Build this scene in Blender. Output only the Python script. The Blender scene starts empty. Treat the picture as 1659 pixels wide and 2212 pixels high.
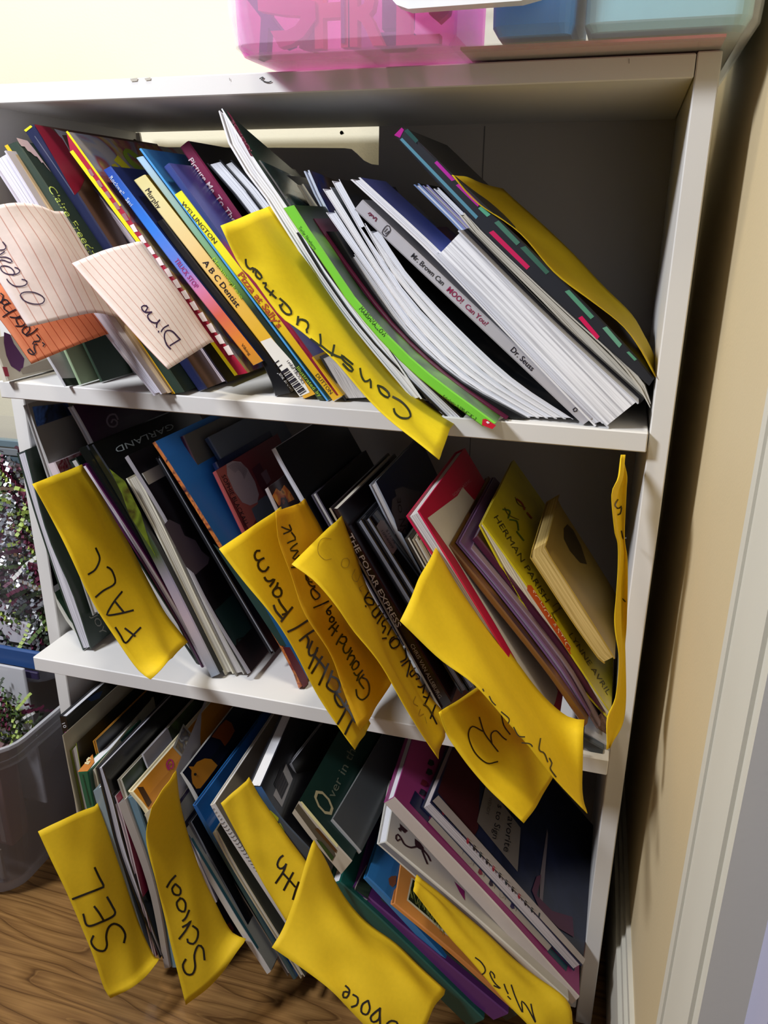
import bpy, math, random
from mathutils import Vector, Matrix
from mathutils.bvhtree import BVHTree
random.seed(7)
SC = bpy.context.scene
COL = SC.collection
# ---------------------------------------------------------------- camera
CR = ((0.959498, 0.2816351, 0.006723), (0.1036471, -0.3307219, -0.9380194), (-0.2619557, 0.9007246, -0.3465177))  # right, down, forward
CP = Vector((0.568864, -0.655206, 0.821132)); CF = 1714.683
cd = bpy.data.cameras.new('camera'); cam = bpy.data.objects.new('camera', cd); COL.objects.link(cam)
_r, _d, _f = (Vector(v) for v in CR)
cam.matrix_world = Matrix(((_r.x, -_d.x, -_f.x, CP.x), (_r.y, -_d.y, -_f.y, CP.y), (_r.z, -_d.z, -_f.z, CP.z), (0, 0, 0, 1)))
cd.sensor_fit = 'HORIZONTAL'; cd.sensor_width = 36.0; cd.lens = 36.0 * CF / 1659.0; cd.clip_start = 0.02
SC.camera = cam
# ---------------------------------------------------------------- world, lights, exposure
w = bpy.data.worlds.new('world'); SC.world = w; w.use_nodes = True
w.node_tree.nodes['Background'].inputs[0].default_value = (0.80, 0.84, 1.0, 1); w.node_tree.nodes['Background'].inputs[1].default_value = 0.03
def area(name, loc, target, size, power, col):
    l = bpy.data.lights.new(name, 'AREA'); l.energy = power; l.size = size; l.shape = 'DISK'; l.color = col
    o = bpy.data.objects.new(name, l); COL.objects.link(o); o.location = loc
    o.rotation_euler = (Vector(target) - Vector(loc)).to_track_quat('-Z', 'Y').to_euler(); return o
area('ceiling_lamp_light', (0.08, -0.38, 2.40), (0.25, 0, 0.5), 0.22, 15, (1.0, 0.92, 0.76))
area('room_light', (-0.44, -0.76, 1.58), (0.25, 0, 0.65), 0.24, 24, (0.90, 0.93, 1.0))
vs = SC.view_settings; vs.view_transform = 'Standard'; vs.look = 'None'; vs.gamma = 1.0; vs.use_curve_mapping = False
vs.exposure = 0.08
# ---------------------------------------------------------------- helpers
def lin(c):
    return tuple((x / 12.92 if x <= .04045 else ((x + .055) / 1.055) ** 2.4) for x in c)
def rgb(h):
    h = h.lstrip('#'); return lin(tuple(int(h[i:i + 2], 16) / 255 for i in (0, 2, 4)))
_M = {}
def nodes_of(m):
    m.use_nodes = True; nt = m.node_tree; return nt, nt.nodes, nt.links, nt.nodes['Principled BSDF']
def M(h, rough=.5, var=.06, scale=60, spec=.5, metal=0., bump=0.):
    """plain printed / painted surface: base colour with faint procedural unevenness"""
    k = ('M', h, rough, var, scale, spec, metal, bump)
    if k in _M: return _M[k]
    m = bpy.data.materials.new('print_' + h.strip('#')); nt, N, L, B = nodes_of(m)
    c = rgb(h); tc = N.new('ShaderNodeTexCoord'); nz = N.new('ShaderNodeTexNoise'); nz.inputs['Scale'].default_value = scale; nz.inputs['Detail'].default_value = 4
    L.new(tc.outputs['Object'], nz.inputs['Vector'])
    mx = N.new('ShaderNodeMix'); mx.data_type = 'RGBA'
    mx.inputs[6].default_value = (*[x * (1 - var) for x in c], 1); mx.inputs[7].default_value = (*[min(1, x * (1 + var) + var * .02) for x in c], 1)
    L.new(nz.outputs['Fac'], mx.inputs[0]); L.new(mx.outputs[2], B.inputs['Base Color'])
    B.inputs['Roughness'].default_value = rough; B.inputs['Specular IOR Level'].default_value = spec; B.inputs['Metallic'].default_value = metal
    if bump:
        bp = N.new('ShaderNodeBump'); bp.inputs['Strength'].default_value = bump; bp.inputs['Distance'].default_value = .001
        L.new(nz.outputs['Fac'], bp.inputs['Height']); L.new(bp.outputs[0], B.inputs['Normal'])
    _M[k] = m; return m
def ART(cols, scale=25, seed=0, rough=.3, distort=1.0):
    """blotchy printed artwork in several flat colours"""
    k = ('ART', tuple(cols), scale, seed, rough)
    if k in _M: return _M[k]
    m = bpy.data.materials.new('artwork'); nt, N, L, B = nodes_of(m)
    tc = N.new('ShaderNodeTexCoord'); mp = N.new('ShaderNodeMapping'); mp.inputs['Location'].default_value = (seed * 1.37, seed * .71, seed * .53)
    nz = N.new('ShaderNodeTexNoise'); nz.inputs['Scale'].default_value = scale; nz.inputs['Detail'].default_value = 3; nz.inputs['Distortion'].default_value = distort
    L.new(tc.outputs['Object'], mp.inputs[0]); L.new(mp.outputs[0], nz.inputs['Vector'])
    cr = N.new('ShaderNodeValToRGB'); L.new(nz.outputs['Fac'], cr.inputs[0]); e = cr.color_ramp.elements
    n = len(cols); pos = [.3 + .4 * i / (n - 1) for i in range(n)]
    e[0].position = pos[0]; e[0].color = (*rgb(cols[0]), 1); e[1].position = pos[-1]; e[1].color = (*rgb(cols[-1]), 1)
    for i in range(1, n - 1):
        x = e.new(pos[i]); x.color = (*rgb(cols[i]), 1)
    L.new(cr.outputs[0], B.inputs['Base Color']); B.inputs['Roughness'].default_value = rough
    _M[k] = m; return m
def GRAD(stops, rough=.4):
    """printed colour blend running along the spine (UV v, 0 at the head, 1 at the foot)"""
    k = ('GRAD', tuple(stops), rough)
    if k in _M: return _M[k]
    m = bpy.data.materials.new('printed_blend'); nt, N, L, B = nodes_of(m)
    uv = N.new('ShaderNodeUVMap'); sp = N.new('ShaderNodeSeparateXYZ'); L.new(uv.outputs[0], sp.inputs[0])
    cr = N.new('ShaderNodeValToRGB'); L.new(sp.outputs[1], cr.inputs[0]); e = cr.color_ramp.elements
    e[0].position = stops[0][0]; e[0].color = (*rgb(stops[0][1]), 1); e[1].position = stops[-1][0]; e[1].color = (*rgb(stops[-1][1]), 1)
    for p, c in stops[1:-1]:
        x = e.new(p); x.color = (*rgb(c), 1)
    L.new(cr.outputs[0], B.inputs['Base Color']); B.inputs['Roughness'].default_value = rough
    _M[k] = m; return m
def PAGES(h1='#f2f2f4', h2='#a9a7a9', n=2600, bias=.5, bumps=.5):
    """edge of a stack of leaves: fine lines across the thickness (UV u in metres)"""
    k = ('PG', h1, h2, n, bias)
    if k in _M: return _M[k]
    m = bpy.data.materials.new('page_edges'); nt, N, L, B = nodes_of(m)
    uv = N.new('ShaderNodeUVMap'); mp = N.new('ShaderNodeMapping'); mp.inputs['Scale'].default_value = (n, 1.2, 1)
    L.new(uv.outputs[0], mp.inputs[0]); nz = N.new('ShaderNodeTexNoise'); nz.inputs['Scale'].default_value = 1.0; nz.inputs['Detail'].default_value = 3
    L.new(mp.outputs[0], nz.inputs['Vector'])
    cr = N.new('ShaderNodeValToRGB'); e = cr.color_ramp.elements
    e[0].position = bias - .18; e[0].color = (*rgb(h2), 1); e[1].position = bias + .08; e[1].color = (*rgb(h1), 1)
    L.new(nz.outputs['Fac'], cr.inputs[0]); L.new(cr.outputs[0], B.inputs['Base Color']); B.inputs['Roughness'].default_value = .75
    bp = N.new('ShaderNodeBump'); bp.inputs['Strength'].default_value = bumps; bp.inputs['Distance'].default_value = .0006
    L.new(nz.outputs['Fac'], bp.inputs['Height']); L.new(bp.outputs[0], B.inputs['Normal'])
    _M[k] = m; return m
def PAPER(h, tr=.25, rough=.7, lines=None):
    k = ('PP', h, tr, lines)
    if k in _M: return _M[k]
    m = bpy.data.materials.new('paper_' + h.strip('#')); nt, N, L, B = nodes_of(m)
    c = rgb(h); tc = N.new('ShaderNodeTexCoord'); nz = N.new('ShaderNodeTexNoise'); nz.inputs['Scale'].default_value = 260; nz.inputs['Detail'].default_value = 5
    L.new(tc.outputs['Object'], nz.inputs['Vector'])
    mx = N.new('ShaderNodeMix'); mx.data_type = 'RGBA'; mx.inputs[6].default_value = (*[x * .93 for x in c], 1); mx.inputs[7].default_value = (*[min(1, x * 1.05) for x in c], 1)
    L.new(nz.outputs['Fac'], mx.inputs[0]); src = mx.outputs[2]
    if lines:
        uv = N.new('ShaderNodeUVMap'); wv = N.new('ShaderNodeTexWave'); wv.inputs['Scale'].default_value = lines[1]; wv.bands_direction = 'X' if lines[2] == 'u' else 'Y'; wv.inputs['Distortion'].default_value = 0
        L.new(uv.outputs[0], wv.inputs['Vector']); cr = N.new('ShaderNodeValToRGB'); cr.color_ramp.elements[0].position = .0; cr.color_ramp.elements[1].position = .035
        cr.color_ramp.elements[0].color = (*rgb(lines[0]), 1); cr.color_ramp.elements[1].color = (1, 1, 1, 1)
        L.new(wv.outputs['Color'], cr.inputs[0]); m2 = N.new('ShaderNodeMix'); m2.data_type = 'RGBA'; m2.blend_type = 'MULTIPLY'; m2.inputs[0].default_value = 1
        L.new(src, m2.inputs[6]); L.new(cr.outputs[0], m2.inputs[7]); src = m2.outputs[2]
    L.new(src, B.inputs['Base Color']); B.inputs['Roughness'].default_value = rough; B.inputs['Specular IOR Level'].default_value = .25
    bp = N.new('ShaderNodeBump'); bp.inputs['Strength'].default_value = .12; bp.inputs['Distance'].default_value = .0004
    L.new(nz.outputs['Fac'], bp.inputs['Height']); L.new(bp.outputs[0], B.inputs['Normal'])
    t = N.new('ShaderNodeBsdfTranslucent'); L.new(src, t.inputs[0]); ms = N.new('ShaderNodeMixShader'); ms.inputs[0].default_value = tr
    out = [n for n in N if n.type == 'OUTPUT_MATERIAL'][0]; L.new(B.outputs[0], ms.inputs[1]); L.new(t.outputs[0], ms.inputs[2]); L.new(ms.outputs[0], out.inputs[0])
    _M[k] = m; return m
def CLEAR(h='#e6ecf0', alpha=.16, rough=.12, edge=.5):
    """thin clear plastic"""
    k = ('CL', h, alpha, rough, edge)
    if k in _M: return _M[k]
    m = bpy.data.materials.new('clear_plastic'); nt, N, L, B = nodes_of(m)
    B.inputs['Base Color'].default_value = (*rgb(h), 1); B.inputs['Roughness'].default_value = rough
    t = N.new('ShaderNodeBsdfTransparent'); t.inputs[0].default_value = (*[.55 + .45 * x for x in rgb(h)], 1)
    ly = N.new('ShaderNodeLayerWeight'); ly.inputs[0].default_value = .25; ad = N.new('ShaderNodeMath'); ad.operation = 'MULTIPLY_ADD'; ad.use_clamp = True
    ad.inputs[1].default_value = edge; ad.inputs[2].default_value = alpha
    L.new(ly.outputs['Facing'], ad.inputs[0]); ms = N.new('ShaderNodeMixShader'); L.new(ad.outputs[0], ms.inputs[0])
    out = [n for n in N if n.type == 'OUTPUT_MATERIAL'][0]; L.new(t.outputs[0], ms.inputs[1]); L.new(B.outputs[0], ms.inputs[2]); L.new(ms.outputs[0], out.inputs[0])
    _M[k] = m; return m
INK = None
# ---- picture measurements -> places in the room
def ray(u, v):
    a = (u - 829.5) / CF; b = (v - 1106.0) / CF
    return _r * a + _d * b + _f
def un(u, v, ax, val):
    d = ray(u, v); t = (val - CP[ax]) / d[ax]; return CP + d * t
CROPS = {'A': (.33755, 0, 220), 'B': (.36166, 380, 220), 'D': (.38577, 840, 240), 'A2': (.16878, 0, 250), 'A3': (.18083, 0, 560), 'A4': (.217, 200, 640),
         'A5': (.20494, 560, 330), 'A6': (.39783, 640, 560), 'M1': (.33755, 0, 850), 'M2': (.34356, 440, 900), 'M3': (.37062, 860, 960),
         'L1': (.33457, 60, 1460), 'L2': (.3255, 460, 1540), 'L3': (.33755, 800, 1600), 'P': (1, 0, 0), 'W1': (.2521, 500, 540), 'W2': (.2521, 660, 700), 'W3': (.16807, 530, 1170), 'W4': (.22042, 620, 1330), 'W5': (.17327, 590, 1110), 'W6': (.18106, 690, 1300), 'W7': (.26761, 770, 1240), 'W8': (.19958, 1000, 2060), 'Q1': (.22905, 100, 1490), 'Q2': (.24111, 360, 1540), 'Q3': (.217, 600, 1640), 'Q4': (.19441, 380, 1720)}
def px(c, pts):
    s, ox, oy = CROPS[c]; return [(ox + p[0] * s, oy + p[1] * s) + tuple(p[2:]) for p in pts]
def catmull(P, n):
    """n points along a smooth curve through P (tuples or Vectors)"""
    P = [Vector(p) for p in P]
    if len(P) == 2: return [P[0].lerp(P[1], i / (n - 1)) for i in range(n)]
    d = [0.]
    for a, b in zip(P, P[1:]): d.append(d[-1] + max(1e-9, (b - a).length))
    out = []
    for i in range(n):
        s = d[-1] * i / (n - 1); k = 0
        while k < len(P) - 2 and s > d[k + 1]: k += 1
        t = (s - d[k]) / (d[k + 1] - d[k]); p1, p2 = P[k], P[k + 1]
        p0 = P[k - 1] if k > 0 else p1 * 2 - p2; p3 = P[k + 2] if k + 2 < len(P) else p2 * 2 - p1
        out.append(.5 * ((2 * p1) + (p2 - p0) * t + (2 * p0 - 5 * p1 + 4 * p2 - p3) * t * t + (3 * p1 - p0 - 3 * p2 + p3) * t ** 3))
    return out
def mesh(name, verts, faces, mat, parent=None, uvs=None, smooth=False, loc=None, mats=None, fm=None):
    me = bpy.data.meshes.new(name); o = bpy.data.objects.new(name, me)
    off = Vector(loc) if loc is not None else (parent_loc(parent) if parent else Vector())
    me.from_pydata([tuple(Vector(v) - off) for v in verts], [], faces)
    for m in (mats or [mat]): me.materials.append(m)
    if fm:
        for p, i in zip(me.polygons, fm): p.material_index = i
    if uvs:
        ul = me.uv_layers.new(name='UVMap')
        for l in me.loops: ul.data[l.index].uv = uvs[l.vertex_index]
    if smooth:
        for p in me.polygons: p.use_smooth = True
    me.validate(); me.update()
    COL.objects.link(o)
    if parent: o.parent = parent
    if loc is not None: o.location = loc
    return o
def parent_loc(p):
    v = Vector()
    while p: v += p.location; p = p.parent
    return v
_labels = {}
def tag(o, label, cat, group=None, kind=None):
    o['label'] = label; o['category'] = cat
    if group: o['group'] = group
    if kind: o['kind'] = kind
    return o
def thing(name, label, cat, loc, group=None):
    o = bpy.data.objects.new(name, None); COL.objects.link(o); o.location = loc; o.empty_display_size = .02
    return tag(o, label, cat, group)
def box_vf(a, b):
    x0, y0, z0 = a; x1, y1, z1 = b
    v = [(x0, y0, z0), (x1, y0, z0), (x1, y1, z0), (x0, y1, z0), (x0, y0, z1), (x1, y0, z1), (x1, y1, z1), (x0, y1, z1)]
    return v, [(0, 3, 2, 1), (4, 5, 6, 7), (0, 1, 5, 4), (1, 2, 6, 5), (2, 3, 7, 6), (3, 0, 4, 7)]
def box(name, a, b, mat, parent=None, bev=0., loc=None):
    if bev <= 0:
        v, f = box_vf(a, b); return mesh(name, v, f, mat, parent, loc=loc)
    x0, y0, z0 = a; x1, y1, z1 = b; r = bev; v = []; f = []
    import itertools
    # chamfered box: 24 vertices
    idx = {}
    for sx, sy, sz in itertools.product((0, 1), repeat=3):
        X, Y, Z = (x0, x1)[sx], (y0, y1)[sy], (z0, z1)[sz]; dx, dy, dz = (r, -r)[sx], (r, -r)[sy], (r, -r)[sz]
        idx[(sx, sy, sz, 'x')] = len(v); v.append((X, Y + dy, Z + dz))
        idx[(sx, sy, sz, 'y')] = len(v); v.append((X + dx, Y, Z + dz))
        idx[(sx, sy, sz, 'z')] = len(v); v.append((X + dx, Y + dy, Z))
    for s in (0, 1):
        f.append([idx[(s, a_, b_, 'x')] for a_, b_ in ((0, 0), (1, 0), (1, 1), (0, 1))]); f.append([idx[(a_, s, b_, 'y')] for a_, b_ in ((0, 0), (1, 0), (1, 1), (0, 1))]); f.append([idx[(a_, b_, s, 'z')] for a_, b_ in ((0, 0), (1, 0), (1, 1), (0, 1))])
    for a_ in (0, 1):
        for b_ in (0, 1):
            f.append([idx[(0, a_, b_, 'y')], idx[(1, a_, b_, 'y')], idx[(1, a_, b_, 'z')], idx[(0, a_, b_, 'z')]])
            f.append([idx[(a_, 0, b_, 'x')], idx[(a_, 1, b_, 'x')], idx[(a_, 1, b_, 'z')], idx[(a_, 0, b_, 'z')]])
            f.append([idx[(a_, b_, 0, 'x')], idx[(a_, b_, 1, 'x')], idx[(a_, b_, 1, 'y')], idx[(a_, b_, 0, 'y')]])
    for s in itertools.product((0, 1), repeat=3): f.append([idx[(*s, k)] for k in 'xyz'])
    o = mesh(name, v, f, mat, parent, loc=loc); fixn(o); return o
def fixn(o):
    import bmesh
    bm = bmesh.new(); bm.from_mesh(o.data); bmesh.ops.recalc_face_normals(bm, faces=bm.faces); bm.to_mesh(o.data); bm.free()
# ---- books: a cover folded round a block of leaves, lofted along the spine
BK = {}
Z1, Z2, Z3 = 0.6629, 0.3804, 0.034
BACK = 0.2440; WI = .600
TILT = .0097                    # the top shelf board sits askew: its left end is higher and slid forward
def z_rest(rest, x): return rest + (TILT * (1 - x / WI) if rest == Z1 else 0)
def resample(c, pts, y, n):
    P = []
    for p in px(c, pts):
        yy = p[2] if len(p) > 2 else y
        P.append(un(p[0], p[1], 1, yy))
    return catmull(P, n)
def book(label, c, L, R, cover, y=None, rest=Z1, w=.2, kind='S', t=.0016, over=.002, pages=None, name='picture_book', n=None, group='books on the top shelf', skew=0., spine=None, cat='book', recess=.002, right=None, drop=0., head=None):
    """L, R: left and right edge of the face turned to the room, head to foot, measured in crop c"""
    Lp, Rp = px(c, L), px(c, R)
    if y is None:
        lows = sorted([Lp[-1], Rp[-1]], key=lambda p: -p[1])[0]
        q_ = un(lows[0], lows[1], 2, rest + .0008)
        for _ in range(3): q_ = un(lows[0], lows[1], 2, z_rest(rest, q_.x) + .0008)
        y = q_.y
    n = n or (2 if len(L) == 2 and len(R) == 2 else 12)
    A = resample(c, L, y, n); Bq = resample(c, R, y, n)
    lo_x, hi_x = .0015, WI - .0015                 # nothing passes through the side panels
    if A[0].x < lo_x:
        k_ = 0.
        while k_ < .9 and A[0].lerp(A[-1], k_).x < lo_x: k_ += .01
        def cut(P): return catmull([P[min(n - 2, int(s * (n - 1)))].lerp(P[min(n - 2, int(s * (n - 1))) + 1], s * (n - 1) - min(n - 2, int(s * (n - 1)))) for s in [k_ + (1 - k_) * i / (n - 1) for i in range(n)]], n)
        A, Bq = cut(A), cut(Bq)
    for P in (A, Bq):
        for i in range(n): P[i].x = min(max(P[i].x, lo_x), hi_x)
    D = Vector((skew, 1, drop)).normalized()
    if head:                     # a second point measured on the head edge, at the height of the spine's head
        hp = un(*px(c, [head])[0][:2], 2, Bq[0].z); D = (hp - Bq[0]).normalized()
    lowest = min(min(p.z for p in A), min(p.z for p in Bq))
    foot = z_rest(rest, A[-1].x) if rest is not None else 0
    if rest is not None and lowest < foot + .0006 and not drop:            # nothing sinks into the shelf it stands on
        dz = foot + .0006 - lowest
        for P in (A, Bq):
            for i in range(n):
                P[i] = P[i] + Vector((0, 0, dz * (i / (n - 1)) ** 2))
    ymax = max(p.y for p in A); w = min(w, BACK - ymax)
    base = (A[-1] + Bq[-1]) / 2 + D * (w / 2)
    root = thing(name, label, cat, base, group)
    outer, inner, pg = [], [], []
    for a, b in zip(A, Bq):
        th = (b - a).length; e = (b - a).normalized(); tc = min(t, th * .28); r = min(.0012, th * .25)
        if kind == 'S':
            outer.append([a + D * w, a + D * r, a + e * r, b - e * r, b + D * r, b + D * w])
            inner.append([a + e * tc + D * w, a + e * tc + D * (tc + r), a + e * (tc * 1.2) + D * tc, b - e * (tc * 1.2) + D * tc, b - e * tc + D * (tc + r), b - e * tc + D * w])
            pg.append([a + e * tc + D * tc, b - e * tc + D * tc, b - e * tc + D * (w - .004), a + e * tc + D * (w - .004)])
        else:
            outer.append([a, a + D * (w - r), a + e * r + D * w, b - e * r + D * w, b + D * (w - r), b])
            inner.append([a + e * tc, a + e * tc + D * (w - tc - r), a + e * (tc * 1.2) + D * (w - tc), b - e * (tc * 1.2) + D * (w - tc), b - e * tc + D * (w - tc - r), b - e * tc])
            pg.append([a + e * tc + D * recess, b - e * tc + D * recess, b - e * tc + D * (w - tc), a + e * tc + D * (w - tc)])
    V, F, U, FM = [], [], [], []
    m = 6
    for i in range(n):
        V += outer[i] + inner[i]; vv = i / (n - 1); U += [(k / 5, vv) for k in range(6)] * 2
    ring = [0, 1, 2, 3, 4, 5, 11, 10, 9, 8, 7, 6]
    for i in range(n - 1):
        for k in range(12):
            p, q_ = ring[k], ring[(k + 1) % 12]
            F.append((i * 12 + p, (i + 1) * 12 + p, (i + 1) * 12 + q_, i * 12 + q_))
            FM.append(1 if k in (1, 2, 3) and spine else (2 if k == 4 and right else 0))
    for k in range(5):
        F.append((k, k + 1, k + 7, k + 6)); FM.append(0); o_ = (n - 1) * 12; F.append((o_ + k + 1, o_ + k, o_ + k + 6, o_ + k + 7)); FM.append(0)
    mats = [cover, spine or cover, right or cover]
    co = mesh('cover', V, F, cover, root, uvs=U, mats=mats, fm=FM)
    # leaves
    Ltot = sum((A[i + 1] - A[i]).length for i in range(n - 1)); k0 = min(.3, over / max(.01, Ltot))
    V2, F2, U2 = [], [], []
    for i in range(n):
        s = k0 + (1 - 2 * k0) * i / (n - 1); x = s * (n - 1); j = min(n - 2, int(x)); fr = x - j
        th = (Bq[i] - A[i]).length
        q4 = [pg[j][k].lerp(pg[j + 1][k], fr) for k in range(4)]; V2 += q4
        uu = random.random() if i < 0 else 0
        U2 += [(0, s), (th, s), (th + .2, s), (.4, s)]
    for i in range(n - 1):
        for k in range(4):
            F2.append((i * 4 + k, (i + 1) * 4 + k, (i + 1) * 4 + (k + 1) % 4, i * 4 + (k + 1) % 4))
    F2.append((3, 2, 1, 0)); o_ = (n - 1) * 4; F2.append((o_, o_ + 1, o_ + 2, o_ + 3))
    # end faces need their own uvs so that the leaves read as lines: duplicate the rings
    for base_i in (0, (n - 1) * 4):
        st = len(V2); V2 += [V2[base_i + k].copy() for k in range(4)]; th = (Bq[0] - A[0]).length
        U2 += [(0, 0), (th, 0), (th, .2), (0, .2)]
        F2[-2 if base_i == 0 else -1] = (st + 3, st + 2, st + 1, st) if base_i == 0 else (st, st + 1, st + 2, st + 3)
    mesh('pages', V2, F2, pages or PAGES(), root, uvs=U2)
    bv = BVHTree.FromPolygons([tuple(v) for v in V] + [tuple(v) for v in V2], [tuple(f) for f in F] + [tuple(i + len(V) for i in f) for f in F2])
    BK[root.name] = dict(bvh=bv, cover=co, root=root, y=y)
    return BK[root.name]
def onto(tg, u, v, state, eps=.00025):
    d = ray(u, v).normalized(); hit = tg['bvh'].ray_cast(CP, d)
    if hit[0] is not None:
        nrm = hit[1] if hit[1].dot(d) < 0 else -hit[1]
        state['p'] = hit[0]; state['n'] = nrm
        return hit[0] + nrm * eps
    if 'p' in state:
        den = d.dot(state['n'])
        if abs(den) > .05:
            t = (state['p'] - CP).dot(state['n']) / den; return CP + d * t + state['n'] * eps
    return None
def host(tg): return tg.get('cover') or tg['root']
def decal(tg, c, poly, mat, name='printed_panel', sub=0, eps=.00025):
    """flat print on a thing's own surface: polygon measured in crop c"""
    P = px(c, poly); cx = sum(p[0] for p in P) / len(P); cy = sum(p[1] for p in P) / len(P)
    st = {}; onto(tg, cx, cy, st)
    if 'p' not in st:
        print('MISS decal', name, c, poly[:1], tg['root'].get('label')); return
    if sub:      # four corners, gridded so that it follows a curved face
        V, F = [], []; a, b, c2, d2 = [Vector(p) for p in P]
        ns, nt = sub
        for i in range(ns + 1):
            l = a.lerp(d2, i / ns); r = b.lerp(c2, i / ns)
            for j in range(nt + 1):
                q = l.lerp(r, j / nt); V.append(onto(tg, q.x, q.y, st, eps))
        for i in range(ns):
            for j in range(nt): F.append((i * (nt + 1) + j, i * (nt + 1) + j + 1, (i + 1) * (nt + 1) + j + 1, (i + 1) * (nt + 1) + j))
        return mesh(name, V, F, mat, host(tg))
    s0 = dict(st); V = []
    for p in P:
        d = ray(*p).normalized(); den = d.dot(s0['n']); t = (s0['p'] - CP).dot(s0['n']) / den; V.append(CP + d * t + s0['n'] * eps)
    return mesh(name, V, [tuple(range(len(V)))], mat, host(tg))
def dots(tg, c, pts, r, mat, name='printed_dots', eps=.0003, k=10):
    V, F = [], []; st = {}
    for x, y in px(c, pts):
        s = len(V)
        for i in range(k):
            a = 2 * math.pi * i / k; p = onto(tg, x + r * math.cos(a), y + r * math.sin(a), st, eps)
            if p is None: p = V[-1] if V else Vector()
            V.append(p)
        F.append(tuple(range(s, s + k)))
    return mesh(name, V, F, mat, host(tg))
def text(tg, s, p0, p1, h, mat, c='P', name='lettering', shear=0., fit=True, eps=.0003, bold=0.):
    """printed lettering along the baseline p0 -> p1, cap height h (picture pixels)"""
    cu = bpy.data.curves.new('t', 'FONT'); cu.body = s; cu.resolution_u = 2; cu.shear = shear; cu.offset = bold
    o = bpy.data.objects.new('t', cu); COL.objects.link(o); dg = bpy.context.evaluated_depsgraph_get()
    me = bpy.data.meshes.new_from_object(o.evaluated_get(dg)); vs_ = [v.co.copy() for v in me.vertices]; fs = [tuple(p.vertices) for p in me.polygons]
    bpy.data.objects.remove(o); bpy.data.curves.remove(cu); bpy.data.meshes.remove(me)
    if not vs_: return
    x0 = min(v.x for v in vs_); x1 = max(v.x for v in vs_); hh = .69
    a, b = [Vector(p) for p in px(c, [p0, p1])]; d = b - a; up = Vector((d.y, -d.x)).normalized() * h
    st = {}; m_ = (a + b) / 2 + up * .5; onto(tg, m_.x, m_.y, st, eps)
    if 'p' not in st: print('MISS text', s); return
    V = []
    for v in vs_:
        q = a + d * ((v.x - x0) / (x1 - x0)) + up * (v.y / hh); V.append(onto(tg, q.x, q.y, st, eps))
    return mesh(name, V, fs, mat, host(tg))
def ink(tg, c, strokes, wpx, mat, name='handwriting', eps=.0004):
    """pen strokes on a sheet"""
    if name == 'handwriting': wpx = wpx * 1.12
    V, F = [], []; st = {}
    for s in strokes:
        P = px(c, s); Lp = sum(math.dist(a[:2], b[:2]) for a, b in zip(P, P[1:])); k = max(3, int(Lp / 6) + 2)
        Q = [p.to_2d() if len(p) > 2 else p for p in catmull([Vector((p[0], p[1], 0)) for p in P], k)]
        b0 = len(V); ok = 0
        for i, q in enumerate(Q):
            d = (Q[min(i + 1, k - 1)] - Q[max(i - 1, 0)]); d = d.normalized() if d.length > 1e-6 else Vector((1, 0)); nn = Vector((-d.y, d.x)) * wpx / 2
            e_ = d * (-wpx * .4 if i == 0 else wpx * .4 if i == k - 1 else 0)
            for sg in (1, -1):
                p = onto(tg, q.x + e_.x + nn.x * sg, q.y + e_.y + nn.y * sg, st, eps)
                if p is None: p = Vector((0, 0, -9))
                V.append(p)
        for i in range(k - 1):
            f = (b0 + 2 * i, b0 + 2 * i + 1, b0 + 2 * i + 3, b0 + 2 * i + 2)
            if all(V[j].z > -8 for j in f): F.append(f)
    V = [v if v.z > -8 else Vector(CP) + Vector((0, 2, 0)) for v in V]
    used = sorted({j for f in F for j in f}); mp = {j: i for i, j in enumerate(used)}
    return mesh(name, [V[j] for j in used], [tuple(mp[j] for j in f) for f in F], mat, host(tg))
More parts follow.
